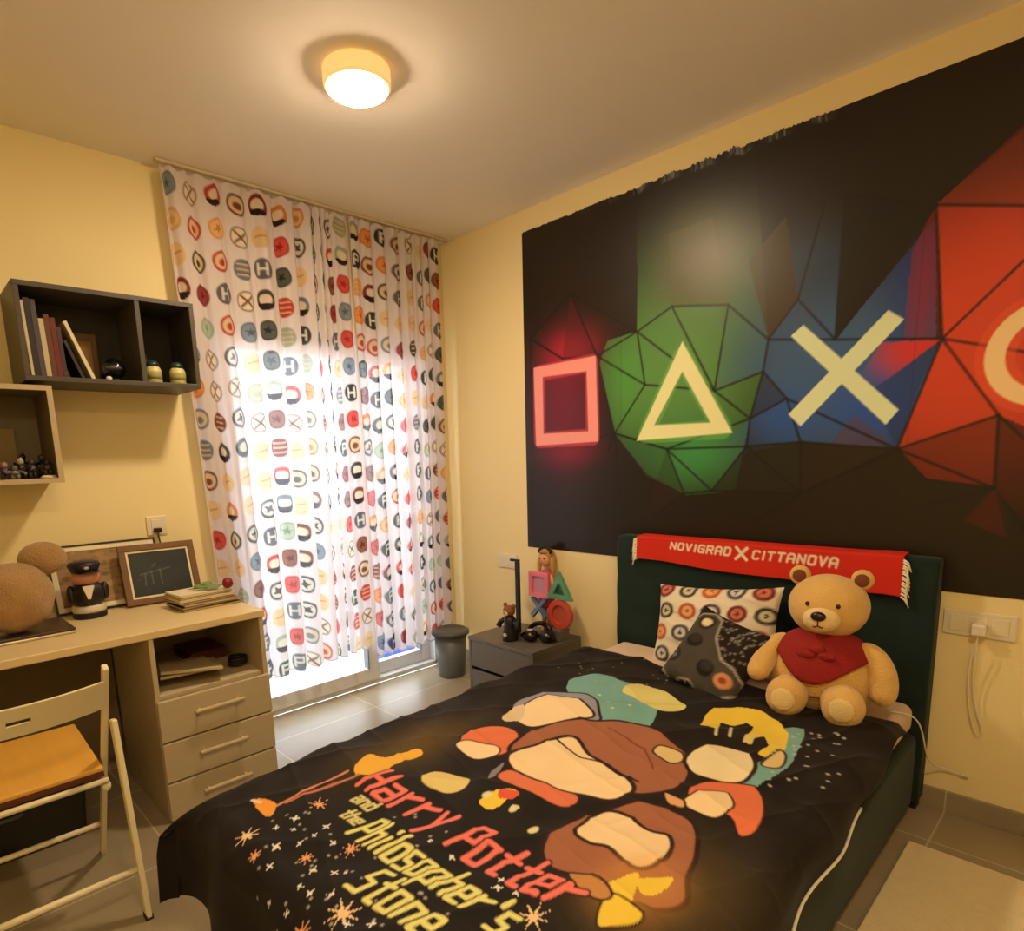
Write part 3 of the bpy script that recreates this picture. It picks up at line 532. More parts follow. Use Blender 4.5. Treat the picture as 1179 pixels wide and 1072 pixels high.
def paint_chalk(p, w, h):
    for _ in range(18): p.glow((RNG.uniform(.04, w - .04), RNG.uniform(.04, h - .04)), .05, .035, (38, 46, 48), .5)
    for L_ in [[(.07, .13), (.19, .15)], [(.09, .135), (.085, .08)], [(.115, .14), (.115, .085)], [(.15, .15), (.15, .08)], [(.12, .16), (.135, .175)]]: p.seg(L_, .004, (110, 116, 116), .6)
    for _ in range(10):
        a = (RNG.uniform(.05, w - .06), RNG.uniform(.05, h - .06)); p.seg([a, (a[0] + RNG.uniform(-.03, .03), a[1] + RNG.uniform(-.015, .015))], .002, (80, 88, 90), .5)
leaning('framed_picture', -2.215, -1.80, 0.285, -0.115, math.radians(18), mat('frame_black', (40, 26, 18), 0.5), (150, 118, 70), 'wide tan picture in a thin black frame with cream border, behind the figurine', 0.007, paint=paint_tan, mw=0.020)
leaning('framed_chalkboard', -1.975, -1.672, 0.262, -0.175, math.radians(18), mat('frame_wood', (112, 78, 40), 0.5, 0.15, 20), (24, 32, 34), 'dark chalkboard picture in a brown wooden frame with cream inner border', 0.026, ztilt=math.radians(-4), paint=paint_chalk, mw=0.009, fd=0.022)
# stack of booklets: individuals
random.seed(11)
st = [(-1.84, -0.455, 0.235, 0.165, 2, (120, 96, 64), (206, 190, 152)), (-1.845, -0.452, 0.235, 0.168, 4, (74, 48, 44), (196, 178, 140)), (-1.835, -0.448, 0.225, 0.16, -2, (150, 128, 96), (216, 200, 160)), (-1.848, -0.450, 0.23, 0.16, 5, (88, 60, 56), (200, 182, 144)), (-1.850, -0.445, 0.225, 0.16, 3, (226, 212, 180), (220, 204, 168)), (-1.845, -0.440, 0.22, 0.155, 6, (128, 110, 76), (206, 190, 150)), (-1.846, -0.438, 0.215, 0.15, 4, (232, 220, 190), (226, 212, 176))]
pos = ['lowest', 'second from the bottom', 'third from the bottom', 'middle', 'third from the top', 'second from the top', 'topmost']
desc = ['brown', 'dark maroon', 'light brown', 'dark plum', 'cream', 'olive', 'off-white']
zz = DZ + 0.0005
for k, (x, y, w, d, a, c1, c2) in enumerate(st):
    hgt = 0.009
    t = thing('booklet', '%s booklet, %s in the pile on the desk corner' % (desc[k], pos[k]), 'book', (x, y, zz), 'booklets piled on the desk corner')
    X = rotX((x, y, zz), 0, 0, math.radians(a))
    obj('cover', B().box(0, w, 0, d, 0, 0.0015, X).box(0, w, 0, d, hgt - 0.0015, hgt, X), mat('booklet_cover', c1, 0.5, 0.1, 40), t)
    obj('pages', B().box(0.002, w - 0.003, 0.002, d - 0.002, 0.0015, hgt - 0.0015, X), mat('booklet_pages', c2, 0.8, 0.12, 200), t)
    zz += hgt + 0.0006
rs = thing('artificial_rose', 'red artificial rose with green leaves lying on the booklet pile', 'flower', (-1.70, -0.40, zz))
obj('flower_head', B().ell((-1.645, -0.425, zz + 0.022), (0.021, 0.021, 0.021), 24, 16, fn=lambda d: 1 + 0.10 * math.sin(6 * math.atan2(d.y, d.x) + 4 * d.z)), mat('rose_red', (130, 20, 22), 0.5, 0.3, 60), rs, smooth=True)
obj('stem', B().tube([(-1.66, -0.42, zz + 0.014), (-1.72, -0.39, zz + 0.010), (-1.79, -0.345, zz + 0.006)], 0.003, 8), mat('stem_green', (66, 96, 40), 0.5), rs, smooth=True)
for (lx, ly, lz, ang, sz) in [(-1.70, -0.41, 0.014, 0.2, 1), (-1.74, -0.385, 0.018, -0.5, 1.0), (-1.715, -0.375, 0.024, 0.6, .9)]:
    obj('leaf', B().ell((lx, ly, zz + lz), (0.042 * sz, 0.019 * sz, 0.005), 24, 10, R=Matrix.Rotation(ang, 3, 'Z') @ Matrix.Rotation(.25, 3, 'X'), fn=lambda d: 1 - 0.25 * abs(d.x) ** 3), mat('leaf_green', (104, 138, 62), 0.5, 0.2, 50), rs, smooth=True)
# sockets and cable on far wall
def socket(name, o, U, w, h, mods, label, N, grp=None):
    t = thing(name, label, 'socket', o); o = Vector(o); U = Vector(U); N = Vector(N); Z_ = Vector((0, 0, 1))
    rr = [(-w / 2, -h / 2), (w / 2, -h / 2), (w / 2, h / 2), (-w / 2, h / 2)]
    obj('plate', B().prism(rr, o, U, Z_, N, 0.008), M_plast, t, bevel=0.003)
    n = mods; sw = (w - 0.03) / n
    for k in range(n):
        c = -w / 2 + 0.015 + sw * (k + .5); s2 = sw * .42
        obj('module', B().prism([(c - s2, -h * .32), (c + s2, -h * .32), (c + s2, h * .32), (c - s2, h * .32)], o, U, Z_, N, 0.0105), M_plast, t, bevel=0.0015)
    return t
socket('wall_socket', (-1.777, 0, 1.075), (1, 0, 0), 0.085, 0.085, 1, 'single cream wall socket above the desk, left of the curtain', (0, -1, 0))
socket('wall_socket', (0, -0.500, 0.715), (0, -1, 0), 0.16, 0.085, 2, 'cream double wall socket in the corner above the nightstand', (-1, 0, 0))
ws = socket('wall_socket', (0, -2.742, 0.712), (0, -1, 0), 0.20, 0.088, 3, 'long cream wall socket with a white charger, right of the headboard', (-1, 0, 0))
cab = thing('power_cable', 'thin black cable hanging from the socket above the desk', 'cable', (-1.775, -0.01, 0.9))
obj('cord', B().tube([(-1.78, -0.016, 1.045), (-1.775, -0.02, 1.00), (-1.77, -0.018, 0.93), (-1.765, -0.016, 0.78)], 0.0035, 8), M_blackm, cab, smooth=True)
obj('plug', B().box(-1.795, -1.765, -0.035, -0.0105, 1.045, 1.065), M_blackm, cab, bevel=0.003)
# papers in the compartment
tag(obj('paper_folder', B().box(0, 0.22, 0, 0.30, 0, 0.012, rotX((-1.995, -0.60, 0.562), math.radians(-8), math.radians(5), math.radians(-14))).box(0, 0.2, 0.0, 0.28, -0.016, -0.004, rotX((-1.995, -0.59, 0.556), math.radians(-5), 0, math.radians(-10))), mat('folder_beige', (186, 168, 130), 0.8), bevel=0.002), 'beige paper folder lying in the open desk compartment', 'folder')
tag(obj('notebook', B().box(-1.80, -1.65, -0.34, -0.12, 0.496, 0.54), mat('notebook_red', (92, 40, 36), 0.6), bevel=0.003), 'dark red notebook at the back of the open compartment', 'book')
tag(obj('coiled_cable', B().tube([(-1.668 + 0.034 * math.cos(q) , -0.51 + 0.034 * math.sin(q), 0.503 + 0.0016 * q) for q in np.linspace(0, 22, 90)], 0.005, 8), M_blackm, smooth=True), 'coiled black cable lying in the open compartment', 'cable')
# storage box under the desk
sb = thing('storage_box', 'black storage box with a handle standing under the desk behind the chair', 'box', (-2.55, -0.33, 0))
obj('body', B().prism([(-0.24, 0), (0.24, 0), (0.26, 0.22), (-0.26, 0.22)], (-2.52, -0.50, 0.001), (1, 0, 0), (0, 0, 1), (0, 1, 0), 0.33), mat('box_black', (30, 28, 24), 0.3, 0.1), sb, bevel=0.012)
obj('lid', B().box(-2.795, -2.245, -0.515, -0.155, 0.222, 0.245), mat('lid_dark', (44, 42, 36), 0.3), sb, bevel=0.008)
obj('handle', B().tube([(-2.58, -0.50, 0.16), (-2.57, -0.525, 0.165), (-2.47, -0.525, 0.165), (-2.46, -0.50, 0.16)], 0.006, 8), mat('handle_grey', (120, 116, 104), 0.4), sb, smooth=True)

# ------------------------------------------------------------------ folding chair
ch = thing('folding_chair', 'cream folding chair with a yellow wood seat standing at the desk', 'chair', (-2.48, -0.88, 0))
xr, xl = -2.262, -2.700
def flat_bar(p0, p1, w, t): # bar with width along y-ish, thickness along x
    p0, p1 = Vector(p0), Vector(p1); d = (p1 - p0); Z_ = d.normalized(); U = Vector((1, 0, 0)); V_ = Z_.cross(U)
    return B().prism([(-t / 2, -w / 2), (t / 2, -w / 2), (t / 2, w / 2), (-t / 2, w / 2)], p0, U, V_, Z_, d.length)
for x in (xr - 0.006, xl + 0.006):
    obj('front_leg', flat_bar((x, -1.112, 0.785), (x, -0.676, 0.004), 0.026, 0.016), M_chair, ch, bevel=0.004)
for x in (xr + 0.0105, xl - 0.0105):
    obj('rear_leg', flat_bar((x, -1.035, 0.60), (x, -1.142, 0.004), 0.036, 0.016), M_chair, ch, bevel=0.004)
    obj('foot_cap', B().box(x - 0.010, x + 0.010, -1.158, -1.124, 0, 0.014), M_blackm, ch)
# curved back slat with a slot
sl = B(); n = 24
xs = np.linspace(xr - 0.014, xl + 0.014, n)
def slat_y(x, z): return -1.085 - (z - 0.70) * 0.5 - 0.055 * (1 - ((x - (xr + xl) / 2) / ((xr - xl) / 2)) ** 2)
hole = (-2.512, -2.452)
for i in range(n - 1):
    for (za, zb_) in ((0.655, 0.690), (0.690, 0.705), (0.705, 0.745)):
        if za == 0.690 and hole[0] < (xs[i] + xs[i + 1]) / 2 < hole[1]: continue
        v = []
        for x in (xs[i], xs[i + 1]):
            for z in (za, zb_):
                for o in (-0.007, 0.007): v.append((x, slat_y(x, z) + o, z))
        sl.add(v, [(0, 1, 3, 2), (4, 6, 7, 5), (0, 4, 5, 1), (2, 3, 7, 6), (0, 2, 6, 4), (1, 5, 7, 3)])
obj('back_slat', sl, M_chair, ch)
obj('seat', B().prism([(-0.985, 0.428), (-0.60, 0.452), (-0.60, 0.468), (-0.985, 0.444)], (xl + 0.022, 0, 0), (0, 1, 0), (0, 0, 1), (1, 0, 0), (xr - xl) - 0.044), M_seat, ch, bevel=0.005, label='yellow wooden seat board')
obj('seat_edge', B().prism([(-0.985, 0.412), (-0.60, 0.438), (-0.60, 0.4515), (-0.985, 0.4275)], (xl + 0.022, 0, 0), (0, 1, 0), (0, 0, 1), (1, 0, 0), (xr - xl) - 0.044), M_seated, ch, bevel=0.002)
obj('seat_rail', B().tube([(xl + 0.014, -0.985, 0.398), (xr - 0.014, -0.985, 0.398)], 0.009, 12), M_chair, ch, smooth=True)
obj('front_rung', B().tube([(xl + 0.006, -0.755, 0.150), (xr - 0.006, -0.755, 0.150)], 0.009, 12), M_chair, ch, smooth=True)
obj('rear_rung', B().tube([(xl - 0.012, -1.115, 0.150), (xr + 0.012, -1.115, 0.150)], 0.010, 12), M_chair, ch, smooth=True)
obj('hinge_knob', B().ell((xr - 0.02, -0.97, 0.375), (0.014, 0.018, 0.018), 18, 12), M_chair, ch, smooth=True)

# ------------------------------------------------------------------ waste bin
bx, by = -0.245, -0.225
bn = thing('waste_bin', 'round grey waste bin with a dark rim standing between curtain and nightstand', 'bin', (bx, by, 0))
obj('body', B().lathe((bx, by, 0), [(0.078, 0), (0.082, 0.006), (0.100, 0.265), (0.096, 0.265), (0.078, 0.01)], 44), M_bgrey, bn, smooth=True)
obj('lid', B().lathe((bx, by, 0.265), [(0.106, 0), (0.118, 0.004), (0.118, 0.022), (0.106, 0.030), (0.09, 0.032), (0.085, 0.026), (0.02, 0.024)], 44), mat('lid_grey', (84, 84, 82), 0.35), bn, smooth=True)

# ------------------------------------------------------------------ nightstand
NX0, NX1, NY0, NY1, NZ = -0.412, -0.02, -1.058, -0.578, 0.356
ns = thing('nightstand', 'dark grey two-drawer nightstand between the bed and the corner', 'nightstand', (-0.21, -0.82, 0))
obj('top_panel', B().box(NX0 - 0.004, NX1, NY0, NY1, NZ - 0.02, NZ), M_night, ns, bevel=0.002)
obj('side_panel', B().box(NX0, NX1, NY0, NY0 + 0.018, 0.0, NZ - 0.02), M_night, ns, bevel=0.0015)
obj('side_panel', B().box(NX0, NX1, NY1 - 0.018, NY1, 0.0, NZ - 0.02), M_night, ns, bevel=0.0015)
obj('back_panel', B().box(NX1 - 0.01, NX1, NY0 + 0.018, NY1 - 0.018, 0.0, NZ - 0.02), M_night, ns)
obj('plinth', B().box(NX0 + 0.03, NX0 + 0.045, NY0 + 0.018, NY1 - 0.018, 0.0, 0.03), M_blackm, ns)
for z0, z1 in ((0.030, 0.168), (0.186, 0.334)):
    obj('drawer', B().box(NX0 + 0.001, NX0 + 0.019, NY0 + 0.02, NY1 - 0.02, z0, z1).box(NX0 + 0.019, NX1 - 0.03, NY0 + 0.03, NY1 - 0.03, z0 + 0.01, z1 - 0.02), M_night, ns, bevel=0.002)
# symbols lamp: four coloured translucent symbols on a base
def sym_mat(n, c): return mat(n, c, 0.3, 0.05, spec=0.5)
lx = -0.135
sl_ = thing('symbol_lamp', 'lamp of pink square, green triangle, blue cross and red circle on the nightstand', 'lamp', (lx, -0.99, NZ))
def P2(poly, m, name, th=0.022, hole=None):
    O = Vector((lx, 0, 0))
    if hole is None: b_ = B().prism([(-y, z) for y, z in poly], O, (0, -1, 0), (0, 0, 1), (-1, 0, 0), th)
    else:
        b_ = B(); n = len(poly); vs = []; fs = []
        for x in (lx, lx - th):
            for y, z in poly: vs.append((x, y, z))
            for y, z in hole: vs.append((x, y, z))
        for i in range(n):
            j = (i + 1) % n; fs += [(i, j, n + j, n + i), (2 * n + i, 3 * n + i, 3 * n + j, 2 * n + j), (i, 2 * n + i, 2 * n + j, j), (n + i, n + j, 3 * n + j, 3 * n + i)]
        b_.add(vs, fs)
    return obj(name, b_, m, sl_, bevel=0.002)
def ringp(c, r, n=28, a0=0): return [(c[0] + r * math.cos(a0 + 2 * math.pi * k / n), c[1] + r * math.sin(a0 + 2 * math.pi * k / n)) for k in range(n)]
sc_ = (-0.875, 0.640); P2([(sc_[0] + .07, sc_[1] - .07), (sc_[0] - .07, sc_[1] - .07), (sc_[0] - .07, sc_[1] + .07), (sc_[0] + .07, sc_[1] + .07)], sym_mat('pink_plastic', (226, 112, 138)), 'square_tube', hole=[(sc_[0] + .042, sc_[1] - .045), (sc_[0] - .042, sc_[1] - .045), (sc_[0] - .042, sc_[1] + .045), (sc_[0] + .042, sc_[1] + .045)])
obj('square_panel', B().box(lx - 0.012, lx - 0.006, sc_[0] - .042, sc_[0] + .042, sc_[1] - .045, sc_[1] + .045), sym_mat('pink_pale', (190, 130, 150)), sl_)
tr_ = [(-0.930, 0.578), (-1.105, 0.578), (-1.018, 0.725)]; ct = (-1.018, 0.625); P2(tr_, sym_mat('green_plastic', (84, 150, 108)), 'triangle_tube', hole=[(ct[0] + (y - ct[0]) * .45, ct[1] + (z - ct[1]) * .45) for y, z in tr_])
obj('triangle_panel', B().box(lx - 0.010, lx - 0.006, ct[0] - .03, ct[0] + .03, ct[1] - .02, ct[1] + .03), sym_mat('green_dark', (30, 70, 54)), sl_)
xc = (-0.872, 0.515)
xb_ = B()
for s_ in (1, -1):
    xb_.add(*[(lambda X: ([tuple(X @ Vector(v)) for v in [(a, b_, c) for a in (0, -0.02) for b_ in (-.074, .074) for c in (-.012, .012)]], [(0, 1, 3, 2), (4, 6, 7, 5), (0, 4, 5, 1), (2, 3, 7, 6), (0, 2, 6, 4), (1, 5, 7, 3)]))(rotX((lx + (0.001 if s_ > 0 else 0), xc[0], xc[1]), s_ * 0.82))][0])
obj('cross_tube', xb_, sym_mat('blue_plastic', (72, 92, 130)), sl_, bevel=0.002)
P2(ringp((-1.02, 0.497), 0.080), sym_mat('red_plastic', (196, 72, 50)), 'circle_tube', hole=ringp((-1.02, 0.497), 0.050))
obj('circle_panel', B().prism(ringp((1.02, 0.497), 0.050), (lx - 0.006, 0, 0), (0, -1, 0), (0, 0, 1), (-1, 0, 0), 0.005), sym_mat('red_pale', (180, 80, 56)), sl_)
obj('base', B().box(lx - 0.05, lx + 0.03, -1.050, -0.93, NZ, NZ + 0.062), M_night, sl_, bevel=0.006)
# doll
M_skin = mat('doll_skin', (226, 168, 128), 0.5); M_hair = mat('doll_hair', (196, 152, 84), 0.5, 0.4, 60, 0.6, 120, stretch=(4, 4, 1)); M_pink = mat('doll_dress', (190, 70, 96), 0.6, 0.1)
dl = thing('doll', 'blonde doll in a pink top with a black hair band, standing behind the symbol lamp', 'doll', (-0.06, -0.85, NZ)); dx, dy = -0.056, -0.848
obj('body', B().tube([(dx, dy, .70), (dx, dy, .735)], [.014, .013], 14).ell((dx, dy, .768), (.034, .036, .044), 28, 20).tube([(dx - .0, dy + .016, NZ + .012), (dx, dy + .02, .47), (dx, dy + .018, .56)], [.010, .014, .018], 12).tube([(dx, dy - .016, NZ + .012), (dx, dy - .02, .47), (dx, dy - .018, .56)], [.010, .014, .018], 12).ell((dx - .012, dy + .016, NZ + .009), (.022, .010, .009), 14, 8).ell((dx - .012, dy - .016, NZ + .009), (.022, .010, .009), 14, 8)
    .tube([(dx, dy + .036, .685), (dx - .012, dy + .056, .63), (dx - .022, dy + .052, .575)], [.010, .008, .006], 10).tube([(dx, dy - .036, .685), (dx - .012, dy - .056, .63), (dx - .022, dy - .052, .575)], [.010, .008, .006], 10)
    .ell((dx - .033, dy, .764), (.005, .005, .006), 10, 8), M_skin, dl, smooth=True)
obj('dress', B().lathe((dx, dy, .50), [(.050, 0), (.048, .03), (.034, .09), (.026, .11), (.034, .16), (.040, .185), (.020, .205)], 28), M_pink, dl, smooth=True)
obj('hair', B().ell((dx + .012, dy, .782), (.040, .046, .050), 28, 20).tube([(dx + .01, dy + .036, .79), (dx + .0, dy + .050, .74), (dx + .0, dy + .048, .66)], [.016, .016, .007], 12).tube([(dx + .01, dy - .036, .79), (dx, dy - .050, .74), (dx + .0, dy - .048, .66)], [.016, .016, .007], 12).tube([(dx - .018, dy - .024, .806), (dx - .028, dy, .812), (dx - .018, dy + .024, .806)], [.010, .013, .010], 10), M_hair, dl, smooth=True)
obj('hair_band', B().tube([(dx - .002 - .004, dy + .044 * math.cos(q), .786 + .052 * math.sin(q)) for q in np.linspace(.3, math.pi - .3, 12)], .010, 10), M_blackm, dl, smooth=True)
for s_ in (1, -1): obj('eye', B().ell((dx - .032, dy + s_ * .013, .774), (.003, .005, .005), 10, 8), M_blackm, dl, smooth=True)
obj('mouth', B().ell((dx - .0325, dy, .750), (.003, .007, .0025), 10, 6), mat('doll_lips', (170, 50, 50), .4), dl, smooth=True)
# headphone stand and headphones
hs = thing('headphone_stand', 'tall thin black stand with a short hook arm, at the back of the nightstand', 'stand', (-0.19, -0.755, NZ))
obj('post', B().box(-0.198, -0.182, -0.770, -0.742, NZ + 0.012, NZ + 0.405), M_blackm, hs, bevel=0.003)
obj('arm', B().box(-0.198, -0.182, -0.770, -0.705, NZ + 0.405, NZ + 0.418), M_blackm, hs, bevel=0.003)
obj('base', B().lathe((-0.19, -0.757, NZ), [(0.05, 0), (0.052, 0.004), (0.05, 0.010), (0.012, 0.013)], 30), M_black, hs, smooth=True)
hp = thing('headphones', 'glossy black headphones lying on the nightstand in front of the symbol lamp', 'headphones', (-0.25, -0.95, NZ))
obj('ear_cup', B().ell((-0.262, -0.905, NZ + 0.032), (0.046, 0.052, 0.031), 30, 20), M_black, hp, smooth=True)
obj('ear_cup', B().ell((-0.228, -0.995, NZ + 0.034), (0.042, 0.046, 0.033), 30, 20), M_black, hp, smooth=True)
obj('head_band', B().tube([(-0.235, -0.87, NZ + .04), (-0.215, -0.875, NZ + .072), (-0.200, -0.93, NZ + .095), (-0.200, -0.99, NZ + .08), (-0.212, -1.012, NZ + .05)], [.012, .014, .015, .014, .012], 14), M_black, hp, smooth=True)
obj('highlight_disc', B().lathe((-0.262, -0.905, NZ + 0.060), [(0.016, 0), (0.016, 0.003), (0.004, 0.004)], 24), mat('highlight_pale', (206, 200, 196), 0.25), hp, smooth=True)  # pale disc modelled in place of the highlight on the glossy cup
tf = thing('bear_figurine', 'small brown-headed bear figurine in a black robe on the nightstand front', 'figurine', (-0.32, -0.815, NZ)); ax, ay = -0.318, -0.812; M_bro = mat('brown_fur', (132, 84, 48), 0.8, 0.2, 60, .3, 200)
obj('robe', B().lathe((ax, ay, NZ), [(.042, 0), (.044, .01), (.036, .05), (.032, .09), (.034, .115), (.018, .135)], 28).tube([(ax, ay + .028, NZ + .115), (ax - .01, ay + .058, NZ + .095), (ax - .016, ay + .070, NZ + .070)], [.014, .014, .016], 12).tube([(ax, ay - .028, NZ + .115), (ax - .01, ay - .058, NZ + .095), (ax - .016, ay - .070, NZ + .070)], [.014, .014, .016], 12), mat('robe_black', (26, 16, 16), .5), tf, smooth=True)
obj('head', B().ell((ax - .004, ay, NZ + .162), (.032, .034, .031), 26, 18), M_bro, tf, smooth=True)
for s_ in (1, -1): obj('ear', B().ell((ax, ay + s_ * .030, NZ + .190), (.009, .014, .014), 14, 10), M_bro, tf, smooth=True)
obj('muzzle', B().ell((ax - .032, ay, NZ + .152), (.012, .018, .013), 16, 12), mat('muzzle_pale', (222, 190, 150), .7), tf, smooth=True)
obj('nose', B().ell((ax - .044, ay, NZ + .158), (.004, .005, .004), 10, 8), M_black, tf, smooth=True)
obj('white_tag', B().ell((ax - .040, ay, NZ + .035), (.004, .014, .010), 12, 8), mat('tag_white', (210, 200, 200), .4), tf, smooth=True)

# ------------------------------------------------------------------ bed
BY0, BY1 = -2.632, -1.345
bd = thing('bed', 'dark green upholstered bed with a tall padded headboard under the mural', 'bed', (-1.15, -1.99, 0))
prof = [(-0.015, 0.045)]
zs = np.linspace(0.045, 0.925, 45)
for z in zs:
    ph = ((z - 0.045) / 0.176) % 1.0
    prof.append((-0.098 - 0.010 * (abs(math.sin(math.pi * ph)) ** 0.45), z))
prof += [(-0.10, 0.934), (-0.085, 0.940), (-0.030, 0.940), (-0.015, 0.930)]
hb = B(); n = len(prof); yy = [BY0, BY0 + .006, BY0 + .02] + list(np.linspace(BY0 + .06, BY1 - .06, 12)) + [BY1 - .02, BY1 - .006, BY1]
vs = []
for y in yy:
    e = min(y - BY0, BY1 - y); k = 0.90 if e < .001 else (0.96 if e < .01 else 1)
    for (x, z) in prof: vs.append((-0.055 + (x + 0.055) * k, y, 0.49 + (z - 0.49) * (1 - (1 - k) * .12)))
fs = [(i * n + k, i * n + (k + 1) % n, (i + 1) * n + (k + 1) % n, (i + 1) * n + k) for i in range(len(yy) - 1) for k in range(n)] + [tuple(range(n)), tuple((len(yy) - 1) * n + k for k in range(n))]
obj('headboard', hb.add(vs, fs), M_green, bd, smooth=True)
obj('headboard_side', B().box(-0.062, -0.016, BY0 + 0.01, BY1 - 0.01, 0.0, 0.045), M_blackm, bd)
obj('base_rail', B().box(-2.12, -0.112, BY0 + 0.012, BY0 + 0.075, 0.035, 0.315), M_green, bd, bevel=0.028, seg=4)
obj('base_rail', B().box(-2.12, -0.112, BY1 - 0.075, BY1 - 0.012, 0.035, 0.315), M_green, bd, bevel=0.028, seg=4)
obj('foot_rail', B().box(-2.145, -2.085, BY0 + 0.012, BY1 - 0.012, 0.035, 0.315), M_green, bd, bevel=0.028, seg=4)
obj('slat_base', B().box(-2.08, -0.112, BY0 + 0.08, BY1 - 0.08, 0.18, 0.22), M_shelfin, bd)
for x in (-2.10, -0.25):
    for y in (BY0 + 0.06, BY1 - 0.06): obj('leg', B().lathe((x, y, 0), [(0.02, 0), (0.024, 0.03), (0.024, 0.05)], 16), M_blackm, bd)
mt = thing('mattress', 'cream mattress showing beside the pillows at the head of the bed', 'mattress', (-1.1, -1.99, 0.22))
obj('core', B().box(-2.07, -0.112, BY0 + 0.078, BY1 - 0.078, 0.221, 0.405), M_white, mt, bevel=0.035, seg=5)
sh = B().box(-0.60, -0.114, BY0 + 0.03, BY1 - 0.045, 0.318, 0.424)
obj('fitted_sheet', sh, mat('sheet_pinkish', (222, 196, 170), 0.85, 0.05, 12, 0.3, 30), mt, bevel=0.035, seg=5)

# duvet
DX0, DXF, DYL, DYR, DT = -0.385, -2.105, -1.415, -2.585, 0.452
HL, HF = 0.105, 0.30
def hang(s):    # arc length past the edge -> (outward, drop)
    R = 0.075; q = np.clip(s, 0, None); a = np.minimum(q / R, math.pi / 2); rest = np.clip(q - R * math.pi / 2, 0, None)
    return R * np.sin(a) + rest * 0.10, R * (1 - np.cos(a)) + rest * 0.99
def HR(X): return 0.062 + 0.13 * np.clip((-0.5 - X) / 1.3, 0, 1)
def wrinkle(X, Y):
    w = 0.006 * np.sin(5 * X + 3 * Y) * np.sin(4 * Y - 2 * X + 1) + 0.005 * np.sin(11 * X - 6 * Y + 2) * np.sin(7 * X + 9 * Y)
    w += 0.004 * (1 - np.abs(np.sin(9 * X + 14 * Y + 1.5 * np.sin(5 * Y)))) ** 3 + 0.004 * (1 - np.abs(np.sin(16 * X - 5 * Y + 2 * np.sin(4 * X)))) ** 3
    w += 0.0022 * np.sin(27 * X + 13 * Y + 2 * np.sin(6 * Y)) + 0.0016 * np.sin(-19 * X + 41 * Y)
    return w
def duvet_pos(X, Y):
    zt = DT + 0.012 - 0.036 * np.clip((-1.5 - X) / 0.6, 0, 1) ** 1.3
    of, df = hang(np.clip(DXF - X, 0, None)); ol, dl_ = hang(np.clip(Y - DYL, 0, None)); orr, dr = hang(np.clip(DYR - Y, 0, None))
    side = np.maximum(dl_, dr); drop = np.sqrt(df ** 2 + side ** 2 + 0.35 * df * side)
    both = np.minimum(df, side)
    x = np.clip(X, DXF, None) - of - 0.75 * both; y = np.clip(Y, DYR, DYL) + (ol + 0.35 * both * (dl_ > 0)) - (orr + 0.35 * both * (dr > 0))
    rip = np.clip(drop / 0.15, 0, 1); inn = np.clip(1 - drop / 0.10, 0, 1)
    x = x - 0.016 * rip * (df > 0.02) * np.sin(Y * 19 + 1); y = y + 0.014 * rip * (side > 0.02) * np.sin(X * 17 + 2) * np.sign(Y - (DYL + DYR) / 2)
    edge = np.clip((DX0 - X) / 0.05, 0, 1)
    z = zt - drop + wrinkle(X, Y) * (0.4 + inn) - 0.022 * (1 - np.sqrt(edge))
    z = np.maximum(z, 0.03)
    return x, y, z
def on_bed(u, v):
    z = DT
    for _ in range(6):
        q = pix(u, v, 2, z); X, Y = float(q[0]), float(q[1]); z = float(duvet_pos(np.array(max(X, DXF)), np.array(min(max(Y, DYR), DYL)))[2])
    return (X, Y)
